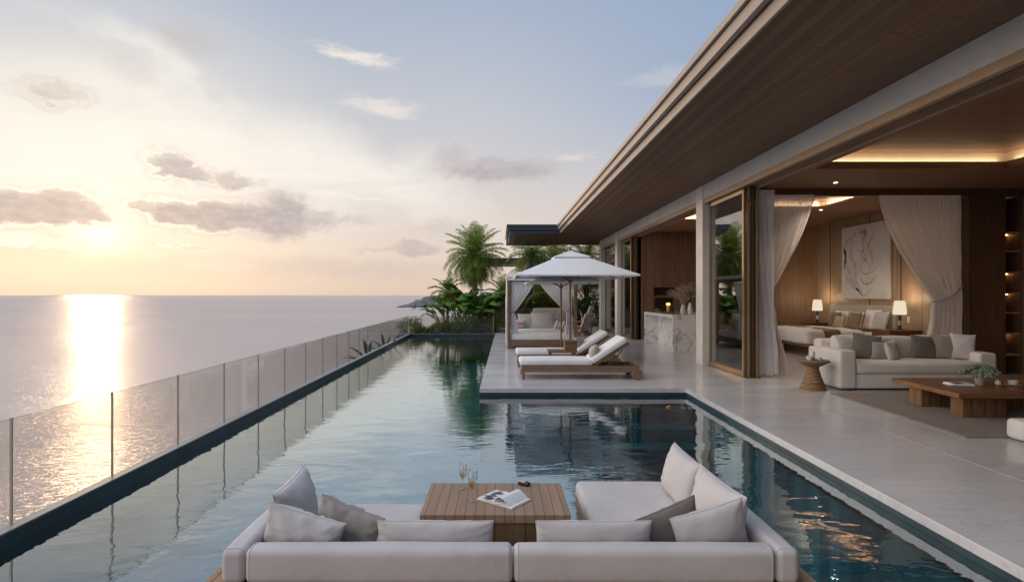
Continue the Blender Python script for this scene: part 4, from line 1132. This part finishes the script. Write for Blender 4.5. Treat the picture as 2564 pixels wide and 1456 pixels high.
cs = thing('coffee_cup', 'white coffee cup on a saucer on the coffee table', 'cup', (7.08, 7.93, .351))
MB().lathe([(.03, 0), (.095, .008), (.10, .012), (.03, .006)], 26).build('saucer', 'fab_beige', cs, smooth=40, local=True)
MB().lathe([(.03, .011), (.052, .025), (.06, .072), (.055, .072), (.045, .03), (.001, .02)], 24, caps=False).build('cup_body', 'ceramic', cs, smooth=40, local=True)
MB().tube([(.055, 0, .06), (.08, 0, .055), (.08, 0, .035), (.05, 0, .028)], .006, 8).build('handle', 'ceramic', cs, smooth=40, local=True)
o = MB().soft(5.635, 6.3, 6.18, 6.42, .02, .235, .05, (0,0,.01), .003).build('floor_pouf', 'fab_sofa', smooth=0); tag(o, 'white upholstered pouf at the near edge of the rug', 'pouf')
# turned wooden pedestal by the shelves
o = MB().lathe([(.20, 0), (.20, .03), (.17, .07), (.12, .11), (.10, .16), (.095, 1.2), (.11, 1.26), (.15, 1.3), (.15, 1.33)], 28).build('wooden_pedestal', 'teak_z', smooth=35); o.location = (10.70, 11.25, .001)
tag(o, 'tall turned wooden pedestal right of the lit shelves', 'pedestal')

# ================================================================== bedroom
B = thing('bed', 'large low bed with white bedding and linen headboard against the feature wall', 'bed', (9.1, 16.2, 0))
MB().box(8.15, 10.15, 15.10, 17.20, .22, .34).build('bed_frame', 'teak_plain', B, bevel=.006)
MB().box(8.45, 10.0, 15.20, 17.1, 0, .219).build('plinth', 'dark_teak', B)
soft_part('mattress', 'bed_white', B, 8.12, 10.1, 15.08, 17.2, .345, .60, .08, (0,0,.01), .006, 1)
soft_part('duvet', 'bed_white', B, 8.02, 9.55, 14.99, 17.26, .30, .68, .10, (.015,.01,.02), .022, 2, div=18)
soft_part('throw', 'fab_brown', B, 8.42, 8.92, 14.965, 17.285, .26, .70, .10, (0,.01,.012), .018, 3, div=14)
soft_part('headboard', 'fab_beige', B, 10.15, 10.285, 14.8, 17.7, .15, 1.32, .05, (0,0,.0), .002, 4)
Gb = 'cushions on the bed'
for k, (x, y, w_, h_, mt, lb) in enumerate([
    (10.0, 16.95, .70, .50, 'bed_white', 'white sleeping pillow at the far side of the bed'),
    (10.0, 16.25, .70, .48, 'bed_white', 'white sleeping pillow at the middle of the headboard'),
    (10.0, 15.55, .66, .56, 'bed_white', 'large white pillow at the near side of the headboard'),
    (9.96, 15.15, .60, .52, 'fab_light', 'nearest pale cream pillow beside the near nightstand'),
    (9.76, 16.85, .52, .46, 'fab_brown', 'far olive brown cushion in front of the sleeping pillows'),
    (9.62, 16.35, .50, .36, 'fab_gold', 'small honey coloured cushion between the two brown ones'),
    (9.66, 15.75, .54, .48, 'fab_brown', 'near olive brown cushion in front of the white pillows')]):
    cushion((x, y, .66), w_, h_, .17, R(88), R(14), 0, mt, lb, 90+k, Gb)
def nightstand(x0, x1, y0, y1, label):
    n_ = thing('nightstand', label, 'nightstand', ((x0+x1)/2, (y0+y1)/2, 0), 0, 'nightstands')
    MB().box(x0, x1, y0, y1, .70, .74).build('table_top', 'table_wood', n_, bevel=.004)
    MB().box(x0+.05, x1, y0+.04, y1-.04, .25, .699).build('drawer_box', 'table_wood', n_); MB().box(x0+.12, x1, y0+.08, y1-.08, 0, .249).build('plinth', 'dark_teak', n_)
nightstand(9.45, 10.25, 13.95, 14.72, 'near nightstand beside the wall door'); nightstand(9.6, 10.25, 17.75, 18.35, 'far nightstand in the corner beyond the bed')
def lamp(loc, label, lum):
    l_ = thing('table_lamp', label, 'lamp', loc, 0, 'bedside lamps')
    MB().lathe([(.07, 0), (.07, .015), (.025, .03), (.025, .34), (.012, .38)], 20, loc).build('base', 'black', l_, smooth=30)
    MB().lathe([(.036, .10), (.036, .22)], 20, loc).build('collar', 'ceramic', l_, smooth=30)
    MB().lathe([(.135, .37), (.15, .40), (.125, .66), (.105, .715)], 28, loc).build('lamp_shade', 'shade', l_, smooth=30)
    lampdata('bedside_bulb', 'POINT', (loc[0]-.02, loc[1], loc[2]+.78), 7, (1, .80, .55), .08)
    lampdata('bedside_bulb', 'POINT', (loc[0], loc[1], loc[2]+.30), 1.5, (1, .80, .55), .05)
lamp((9.92, 17.95, .742), 'lit cone lamp on the far nightstand', 1); lamp((9.95, 14.30, .742), 'larger lit cone lamp on the near nightstand beside the door', 1)
# wall art
a_ = thing('wall_art', 'large pale canvas with grey brown ink strokes above the bed', 'painting', (10.26, 16.1, 2.5))
MB().box(10.235, 10.285, 15.08, 17.2, 1.49, 3.58).build('canvas', 'canvas', a_, bevel=.004)
rnd = random.Random(4)
def stroke(pts, wid, mat):
    b = MB(); vs = []; n = len(pts)*8
    P_ = [Vector(q) for q in pts]
    def cr(t_):
        k = min(int(t_), len(P_)-2); f = t_-k
        p0, p1, p2, p3 = P_[max(k-1, 0)], P_[k], P_[k+1], P_[min(k+2, len(P_)-1)]
        return .5*((2*p1)+(p2-p0)*f+(2*p0-5*p1+4*p2-p3)*f*f+(3*p1-p0-3*p2+p3)*f**3)
    for i in range(n+1):
        q = cr((len(P_)-1)*i/n*.9999); d = (cr(min((len(P_)-1)*.9999, (len(P_)-1)*i/n+.02))-q)
        nn = Vector((-d.y, d.x)).normalized() if d.length > 1e-6 else Vector((0, 1))
        w_ = wid*(math.sin(math.pi*i/n)**.6)*(.4+.9*abs(noise.noise(Vector((i*.23, wid*90, 1)))))
        for sg in (-1, 1): r2 = q+nn*w_*sg; vs.append((10.2335, 17.2-r2.x*2.12, 3.58-r2.y*2.09))
    return b.add(vs, [(2*i, 2*i+1, 2*i+3, 2*i+2) for i in range(n)]).build('ink_stroke', mat, a_)
M['wash1'] = plain('ink_wash_pale', (.50, .465, .43), .8, .2, 9); M['wash2'] = plain('ink_wash_mid', (.38, .34, .31), .8, .3, 12)
ST = [([(.22,.08),(.12,.25),(.07,.45),(.16,.62),(.30,.82),(.48,.95)], .05, 'wash1'), ([(.40,.04),(.24,.16),(.20,.38),(.30,.55),(.33,.75),(.47,.92)], .06, 'wash1'),
      ([(.46,.02),(.42,.09),(.52,.10),(.44,.16)], .035, 'wash2'), ([(.48,.05),(.55,.12),(.46,.22),(.50,.34)], .014, 'greyink'), ([(.72,.08),(.62,.24),(.52,.40)], .010, 'greyink'),
      ([(.30,.32),(.42,.36),(.50,.34),(.46,.42),(.60,.55),(.62,.66)], .010, 'greyink'), ([(.12,.15),(.06,.30),(.10,.42),(.03,.60)], .035, 'wash2'),
      ([(.40,.58),(.48,.66),(.60,.66),(.74,.60)], .009, 'greyink'), ([(.42,.70),(.50,.80),(.64,.78),(.74,.68)], .014, 'greyink'), ([(.26,.74),(.38,.88),(.49,.96),(.68,.84)], .010, 'greyink'),
      ([(.55,.72),(.60,.76),(.70,.80),(.80,.70),(.92,.58)], .010, 'wash1'), ([(.35,.10),(.50,.20),(.66,.45),(.64,.60)], .035, 'wash1'), ([(.05,.62),(.20,.80),(.40,.90)], .04, 'wash1'), ([(.50,.38),(.54,.47),(.47,.50)], .012, 'greyink')]
for p_, w_, mt in ST: stroke(p_, w_, mt)

# ================================================================== marble island
I = thing('kitchen_island', 'white veined marble kitchen island with an open knee space toward the pool', 'kitchen island', (5.6, 17.6, 0))
b = MB().box(4.82, 6.9, 16.0, 19.15, .965, 1.04); b.box(4.82, 6.9, 16.0, 16.09, 0, .9645); b.box(4.82, 6.9, 19.07, 19.15, 0, .9645); b.box(5.24, 6.8, 16.091, 19.069, 0, .964)
b.build('marble_body', 'marble', I, bevel=.003)
Z1 = 1.041
def vase(loc, h, label, mt='ceramic'):
    o = MB().lathe([(.045, 0), (.065, .03), (.075, h*.4), (.05, h*.8), (.032, h*.95), (.036, h), (.028, h), (.03, h*.9)], 24, (0,0,0), False).build('vase', mt, smooth=40); o.location = loc
    return tag(o, label, 'vase', 'white vases on the marble island')
vase((5.38, 16.85, Z1), .31, 'left slender white vase on the marble island', 'fab_light'); vase((5.56, 16.78, Z1), .33, 'right slender white vase on the marble island')
def bouquet(loc, n, spread, H, label, green, seed):
    f_ = thing('dried_bouquet' if not green else 'grass_bouquet', label, 'bouquet', loc); rnd = random.Random(seed); b = MB(); c = MB()
    for k in range(n):
        a = rnd.random()*6.28; e = rnd.random()**.6*spread; L = H*(.65+.4*rnd.random())
        tip = Vector((math.cos(a)*math.sin(e)*L, math.sin(a)*math.sin(e)*L, math.cos(e)*L))
        mid = Vector((tip.x*.3, tip.y*.3, tip.z*.55)); b.tube([(0,0,-.1), mid, tip], [.0022, .002, .0014], 3)
        if not green:
            for q in range(7):
                p_ = mid.lerp(tip, .25+.75*rnd.random())+Vector((rnd.uniform(-1,1), rnd.uniform(-1,1), rnd.uniform(-1,1)))*.028
                r_ = .006+.007*rnd.random(); c.add([p_+Vector(d)*r_ for d in ((1,0,0),(-1,0,0),(0,1,0),(0,-1,0),(0,0,1.2),(0,0,-1.2))], [(0,2,4),(2,1,4),(1,3,4),(3,0,4),(2,0,5),(1,2,5),(3,1,5),(0,3,5)])
    b.build('stems', 'stem' if green else 'dry', f_, local=True)
    if not green: c.build('flower_heads', 'dry', f_, local=True)
bouquet((5.38, 16.85, Z1+.31), 90, 1.15, .60, 'airy dried flower bouquet in the left white vase', False, 1)
bouquet((5.56, 16.78, Z1+.33), 80, .6, .42, 'fan of green grass stems in the right white vase', True, 2)
bouquet((5.57, 16.79, Z1+.33), 60, 1.0, .62, 'second airy dried bouquet above the green grass stems', False, 3)
o = MB().lathe([(.30, 0), (.33, .012), (.31, .018), (.02, .012)], 30).build('serving_tray', 'dark_teak', smooth=30); o.location = (5.22, 17.6, Z1); tag(o, 'round dark serving tray on the marble island', 'tray')
cn_ = thing('oil_lamp', 'brass cylinder lamp glowing amber on the marble island', 'lamp', (5.15, 17.55, Z1+.019))
MB().lathe([(.05, 0), (.055, .02), (.055, .21), (.045, .22)], 24).build('body', 'gold', cn_, smooth=30, local=True)
MB().lathe([(.03, .221), (.06, .24), (.065, .28), (.03, .30)], 20).build('glow_bowl', 'flame', cn_, smooth=30, local=True)
o = MB().lathe([(.045, 0), (.045, .20), (.03, .21)], 20).build('dark_bottle', 'black', smooth=30); o.location = (5.30, 17.62, Z1+.019); tag(o, 'dark cylinder bottle behind the brass lamp', 'bottle')
b = MB(); rnd = random.Random(2)
for k in range(22): fleshy(b, (0, 0, .03), (rnd.uniform(-1,1), rnd.uniform(-1,1), rnd.uniform(.1,1)), .12, .012)
o = b.build('small_plant', 'leaf_succ', smooth=40); o.location = (5.02, 18.3, Z1); tag(o, 'small silvery plant at the far left end of the marble island', 'plant')
o = MB().box(5.6, 6.2, 20.7, 20.95, 1.571, 1.6).build('hearth_planter', 'leaf_dk'); 
tag(o, 'dark trough of low greenery on the kitchen shelf', 'planter')

# ================================================================== planting
def frond(b, base, az, el0, L, droop, leaf=.35, n=22, w_=.022, stem=.014, rnd=random, vee=.5, tip=.25, stembuf=None):
    p = Vector(base); pts = [p.copy()]; el_ = el0; seg = L/n; dirs = []
    for k in range(n):
        d = Vector((math.sin(az)*math.cos(el_), math.cos(az)*math.cos(el_), math.sin(el_))); p = p+d*seg; pts.append(p.copy()); dirs.append(d)
        el_ -= droop/n*(1+.8*k/n)
    (stembuf or b).tube(pts[::2]+([pts[-1]] if len(pts) % 2 == 0 else []), [lerp(stem, .003, i/(len(pts[::2]))) for i in range(len(pts[::2])+(1 if len(pts) % 2 == 0 else 0))], 4, False)
    for k in range(2, n):
        f = k/n; d = dirs[k-1]; side = d.cross(Vector((0,0,1)))
        side = side.normalized() if side.length > .05 else Vector((math.cos(az), -math.sin(az), 0)); up = side.cross(d).normalized()
        ll = leaf*(math.sin(math.pi*min(1, f*.93+.09))**.6)*(.85+.3*rnd.random())+.02
        for sg in (-1, 1):
            for sub in (0, .5):
                q = pts[k]+d*seg*sub
                v = (side*sg*(.75+.2*rnd.random())+d*(.55+.25*rnd.random())+up*(vee*.6+rnd.uniform(-.15,.15))).normalized()
                m_ = q+v*ll*.55; e = q+v*ll+Vector((0,0,-ll*tip*(.6+.8*rnd.random())))
                ww = (d.cross(v)).normalized().cross(v)*w_*.5 if rnd.random() < .5 else d*w_*.5
                b.add([q-ww*.6, m_-ww, e, m_+ww, q+ww*.6], [(0,1,2,3,4)])
def palm(name, loc, H, nf, L, label, seed, mat='leaf', els=(-30, 85), droop=1.6, trunk_r=.12, leaf=.36, group='palms beyond the pool', loc_bend=(0,0), upb=1.0):
    rnd = random.Random(seed); r_ = thing(name, label, 'palm tree', loc, 0, group)
    b = MB(); n = 18
    pts = [(loc_bend[0]*(k/n)**2, loc_bend[1]*(k/n)**2, H*k/n) for k in range(n+1)]
    b.tube(pts, [trunk_r*(1.25-.35*k/n)*(1+.10*(k % 2)) for k in range(n+1)], 12)
    top = Vector(pts[-1])
    for k in range(14):
        a = k*2.4; b.tube([top+Vector((math.cos(a)*trunk_r*.6, math.sin(a)*trunk_r*.6, -.35)), top+Vector((math.cos(a)*trunk_r*1.6, math.sin(a)*trunk_r*1.6, .05))], [.04, .02], 5)
    b.build('trunk', 'bark', r_, smooth=30, local=True)
    b = MB(); s_ = MB()
    for k in range(nf):
        f = (k+.5)/nf; e = R(lerp(els[1], els[0], f**upb)); a = k*2.39996+rnd.uniform(-.25,.25)
        frond(b, top+Vector((0,0,-.25*f)), a, e, L*rnd.uniform(.82,1.1)*(.8+.2*math.sin(math.pi*min(1, f+.25))), droop*rnd.uniform(.7,1.2)*(.35+.75*f), leaf*rnd.uniform(.85,1.1), 20, .024, .016, rnd, stembuf=s_, tip=.3+.5*f)
    b.build('crown', mat, r_, local=True); s_.build('leaf_stems', 'stem', r_, smooth=30, local=True)
    return r_
palm('palm_tree', (-1.15, 26.6, -.2), 3.65, 74, 1.62, 'tall full feather palm at the far end of the pool', 1, els=(-48, 88), droop=1.25, leaf=.50, upb=.85, trunk_r=.10)
palm('palm_tree', (-2.35, 26.0, -.2), 1.95, 22, 1.05, 'small palm with drooping fronds left of the tall one', 2, els=(-10, 75), droop=1.5, trunk_r=.06, leaf=.26)
palm('palm_tree', (1.45, 29.3, -.1), 3.9, 24, 1.6, 'grey trunked palm half hidden under the wing roof', 3, els=(-10, 50), droop=1.5, trunk_r=.19, loc_bend=(.12, 0))
palm('palm_tree', (3.0, 30.6, -.1), 3.2, 64, 2.3, 'leafy palm directly behind the large parasol', 4, 'leaf_yel', els=(-35, 85), droop=1.5)
palm('palm_tree', (4.6, 30.4, -.1), 3.3, 60, 2.2, 'palm close to the far corner of the villa', 5, els=(-40, 80), droop=1.5)
palm('palm_tree', (2.2, 31.5, -.1), 3.1, 56, 2.2, 'deep green palm filling the gap under the eaves', 8, 'leaf', els=(-45, 80), droop=1.5)
palm('palm_tree', (5.9, 31.5, -.1), 3.6, 56, 2.3, 'tall palm rising beyond the far end of the villa wall', 9, 'leaf', els=(-45, 80), droop=1.5)
palm('palm_tree', (.2, 28.9, -.1), 1.7, 30, 1.25, 'low arching palm left of the daybed curtains', 6, 'leaf', els=(-10, 80), droop=1.5, trunk_r=.08)
palm('palm_tree', (2.3, 29.3, -.1), 1.5, 34, 1.7, 'low bright green palm seen through the daybed curtains', 7, 'leaf_yel', els=(-5, 82), droop=1.4, trunk_r=.08)

def paddle(b, s_, base, az, el0, stemL, L, W_, droop, rnd, tear=.5):
    p = Vector(base); el_ = el0; n1 = 6; pts = [p.copy()]
    for k in range(n1):
        d = Vector((math.sin(az)*math.cos(el_), math.cos(az)*math.cos(el_), math.sin(el_))); p = p+d*stemL/n1; pts.append(p.copy()); el_ -= droop*.15/n1
    n = 14; mid = [p.copy()]; ds = []
    for k in range(n):
        d = Vector((math.sin(az)*math.cos(el_), math.cos(az)*math.cos(el_), math.sin(el_))); p = p+d*L/n; mid.append(p.copy()); ds.append(d); el_ -= droop/n*(.6+.9*k/n)
    ds.append(ds[-1]); s_.tube(pts+mid[2::4], [lerp(.028, .006, i/(len(pts)+len(mid[2::4]))) for i in range(len(pts)+len(mid[2::4]))], 6, False)
    for sg in (-1, 1):
        vs = []
        for k in range(n+1):
            f = k/n; d = ds[k]; side = d.cross(Vector((0,0,1))); side = side.normalized() if side.length > .05 else Vector((math.cos(az), -math.sin(az), 0))
            up = side.cross(d); wd = W_*(math.sin(math.pi*min(1, .04+f*.97))**.55)
            vs += [mid[k], mid[k]+side*sg*wd*.55+up*wd*.22, mid[k]+side*sg*wd+up*wd*.05-Vector((0,0,wd*.25))+d*L/n*.5+Vector((0,0,.02*rnd.uniform(-1,1)))]
        fs = []
        for k in range(n):
            fs.append((3*k, 3*k+1, 3*k+4, 3*k+3))
            if rnd.random() > tear*.3: fs.append((3*k+1, 3*k+2, 3*k+5, 3*k+4))
            else: fs.append((3*k+1, 3*k+2, 3*k+4))
        b.add(vs, fs)
def banana(loc, n, H, L, W_, label, seed, azr=(0, 6.283), mat='leaf_dk'):
    rnd = random.Random(seed); r_ = thing('banana_plant', label, 'plant', loc, 0, 'banana plants beyond the pool'); b = MB(); s_ = MB()
    for k in range(n):
        a = lerp(azr[0], azr[1], (k+rnd.random()*.6)/n); e = R(rnd.uniform(58, 84))
        paddle(b, s_, (rnd.uniform(-.1,.1), rnd.uniform(-.1,.1), 0), a, e, H*rnd.uniform(.7,1.1), L*rnd.uniform(.8,1.15), W_*rnd.uniform(.8,1.1), rnd.uniform(1.3,2.0), rnd)
    b.build('foliage', mat, r_, smooth=60, local=True); s_.build('stems', 'stem', r_, smooth=40, local=True)
banana((-1.75, 25.5, -.15), 12, 1.45, 1.1, .20, 'banana plant with tall upright stems at the pool end', 11)
banana((-.95, 25.3, -.15), 10, 1.15, 1.1, .34, 'dark broad leaved banana plant right of the upright one', 12)
banana((-2.35, 25.4, -.15), 9, 1.1, .9, .14, 'narrow leaved banana plant leaning toward the sea', 13, (3.6, 6.2))
banana((-.2, 26.6, -.15), 10, 1.3, 1.0, .24, 'banana plant just left of the daybed', 14)
banana((-.65, 26.0, -.15), 12, 1.5, 1.2, .36, 'large dark banana plant between the tall palm and the daybed', 18)
banana((-1.4, 26.3, -.15), 11, 1.7, 1.1, .30, 'banana plant directly behind the upright banana stems', 19)
banana((.6, 27.6, -.15), 9, 1.7, 1.1, .24, 'tall banana plant behind the daybed curtain', 15)
banana((4.1, 29.6, -.1), 10, 1.2, 1.1, .22, 'banana plant by the garden wall near the villa corner', 16)

def bush(loc, rx, ry, rz_, n, label, seed, mat='leaf_bush', size=.06, group='bushes along the far end of the pool', upright=0):
    rnd = random.Random(seed); r_ = thing('bush', label, 'bush', loc, 0, group); b = MB(); s_ = MB()
    cl = [(rnd.uniform(-1,1)*.8, rnd.uniform(-1,1)*.8, rnd.uniform(.15,.85), rnd.uniform(.25,.5)) for _ in range(14)]
    for k in range(14):
        c = cl[k]; s_.tube([(c[0]*rx*.3, c[1]*ry*.3, 0), (c[0]*rx*.8, c[1]*ry*.8, c[2]*rz_*.7), (c[0]*rx, c[1]*ry, c[2]*rz_)], [.012, .008, .003], 4, False)
    for k in range(n):
        c = cl[rnd.randrange(14)]; d = Vector((rnd.gauss(0,1), rnd.gauss(0,1), rnd.gauss(0,1))).normalized()*c[3]*rnd.uniform(.6,1.08)
        p = Vector(((c[0]+d.x)*rx, (c[1]+d.y)*ry, max(.01, (c[2]+d.z*.8)*rz_)))
        a = Vector((rnd.uniform(-1,1), rnd.uniform(-1,1), rnd.uniform(-.3,1)+upright)).normalized(); q = a.cross(Vector((rnd.uniform(-1,1), rnd.uniform(-1,1), rnd.uniform(-1,1)))).normalized()
        L = size*rnd.uniform(.6,1.4); w_ = L*(.28 if not upright else .10)
        b.add([p, p+a*L*.5+q*w_, p+a*L, p+a*L*.5-q*w_], [(0,1,2,3)])
    b.build('foliage', mat, r_, local=True); s_.build('stems', 'stem', r_, local=True)
BL = [(-3.35, 24.75, .42, .35, .42, 1500, 'leaf_dk', 'low dark leafy bush at the corner of the glass fence'), (-2.75, 24.75, .45, .4, .52, 1700, 'leaf_bush', 'second low bush from the glass fence corner'),
      (-2.15, 24.8, .5, .4, .68, 2000, 'leaf_yel', 'yellow green bush under the leaning banana leaves'), (-1.55, 24.75, .5, .4, .80, 2000, 'leaf_bush', 'rounded bush left of the centre of the pool end'),
      (-.95, 24.8, .5, .42, .85, 2200, 'leaf_bush', 'bush directly under the tall palm'), (-.4, 24.8, .45, .42, .95, 2200, 'leaf_yel', 'bush behind the last glass panel'),
      (-.30, 25.6, .5, .5, 1.35, 2400, 'leaf_bush', 'taller leafy bush beside the daybed'), (-1.4, 26.2, .8, .6, 1.3, 2400, 'leaf_dk', 'dark tall bush behind the banana stems'),
      (-3.95, 25.6, .5, .6, .75, 1500, 'leaf_bush', 'sparse bush outside the corner of the glass fence'),
      (.5, 29.7, .7, .4, 1.9, 2200, 'leaf_dk', 'dark hedge plant behind the left daybed curtain'), (3.2, 29.6, .9, .4, 2.1, 2800, 'leaf_dk', 'dark hedge plant behind the middle of the daybed'),
      (5.6, 30.2, 1.1, .5, 2.6, 2600, 'leaf_dk', 'tall dark hedge plant at the villa corner'), (1.9, 30.1, .9, .4, 1.8, 2400, 'leaf_bush', 'green hedge plant behind the garden wall')]
for k, (x, y, rx, ry, rz_, n, mt, lb) in enumerate(BL): bush((x, y, -.16 if y < 28 else -.1), rx, ry, rz_, n, lb, 120+k, mt, .075 if y < 28 else .12)
def bamboo(loc, n, H, label, seed, w_=.9):
    rnd = random.Random(seed); r_ = thing('bamboo_clump', label, 'bamboo', loc, 0, 'bamboo clumps behind the terrace'); b = MB(); s_ = MB()
    for k in range(n):
        x, y = rnd.uniform(-w_, w_)*.6, rnd.uniform(-.25,.25); tx, ty = x*1.7+rnd.uniform(-.2,.2), y*1.5; h = H*rnd.uniform(.75,1.1)
        s_.tube([(x, y, 0), (lerp(x, tx, .4), y, h*.5), (tx, ty, h)], [.014, .012, .005], 5, False)
        for q in range(34):
            f = rnd.uniform(.25, 1); p = Vector((lerp(x, tx, f*f), lerp(y, ty, f), h*f)); a = Vector((rnd.uniform(-1,1), rnd.uniform(-1,1), rnd.uniform(-.8,.5))).normalized()
            L = rnd.uniform(.12,.26); s2 = a.cross(Vector((0,0,1))).normalized()*.012; b.add([p, p+a*L*.5+s2, p+a*L, p+a*L*.5-s2], [(0,1,2,3)])
    b.build('foliage', 'leaf_bush', r_, local=True); s_.build('canes', 'leaf_yel', r_, local=True)
bamboo((3.9, 29.72, -.1), 34, 2.3, 'bamboo clump between the daybed and the villa corner', 1); bamboo((2.5, 29.75, -.1), 26, 2.0, 'bamboo clump seen through the daybed', 2); bamboo((5.1, 29.8, -.1), 30, 2.5, 'bamboo clump against the villa corner', 3)
# agaves on the ledge outside the fence
def agave(loc, leaves, label):
    r_ = thing('agave', label, 'agave', loc, 0, 'agaves outside the glass fence'); b = MB(); rnd = random.Random(6)
    for (a, e, L, W_, dr) in leaves:
        p = Vector((0,0,0)); n = 10; el_ = R(e); az_ = R(a); vs = []
        for k in range(n+1):
            f = k/n; d = Vector((math.sin(az_)*math.cos(el_), math.cos(az_)*math.cos(el_), math.sin(el_))); side = Vector((math.cos(az_), -math.sin(az_), 0)); up = side.cross(d)
            wd = W_*max(.02, (.55+.75*f if f < .45 else 1)*(1-((f-.45)/.55)**1.6 if f > .45 else 1))
            vs += [p-side*wd+up*wd*.35, p-up*.01, p+side*wd+up*wd*.35, p-up*.035*(1-f)]; p = p+d*L/n; el_ -= R(dr)/n
        fs = []
        for k in range(n):
            o_ = 4*k
            for (i, j) in ((0,1),(1,2),(2,3),(3,0)): fs.append((o_+i, o_+j, o_+4+j, o_+4+i))
        b.add(vs, fs)
    b.build('leaves', 'leaf_agave', r_, smooth=50, local=True)
agave((-4.05, 17.8, -.50), [(-80,50,.85,.085,30),(-40,72,.80,.09,15),(60,62,.80,.085,25),(100,50,.75,.075,25),(-95,22,.80,.06,20),(20,80,.7,.08,10),(-150,35,.6,.07,30),(150,45,.6,.07,30),(-70,12,.8,.05,-10)], 'broad leaved agave outside the fence, the nearer one')
agave((-4.05, 20.3, -.50), [(75,58,1.15,.075,12),(95,42,.8,.06,20),(-60,60,.8,.06,50),(-30,80,.9,.055,40),(40,72,.8,.07,15),(-100,40,.7,.06,35),(130,35,.6,.06,20)], 'agave with one long leaf outside the fence, the farther one')
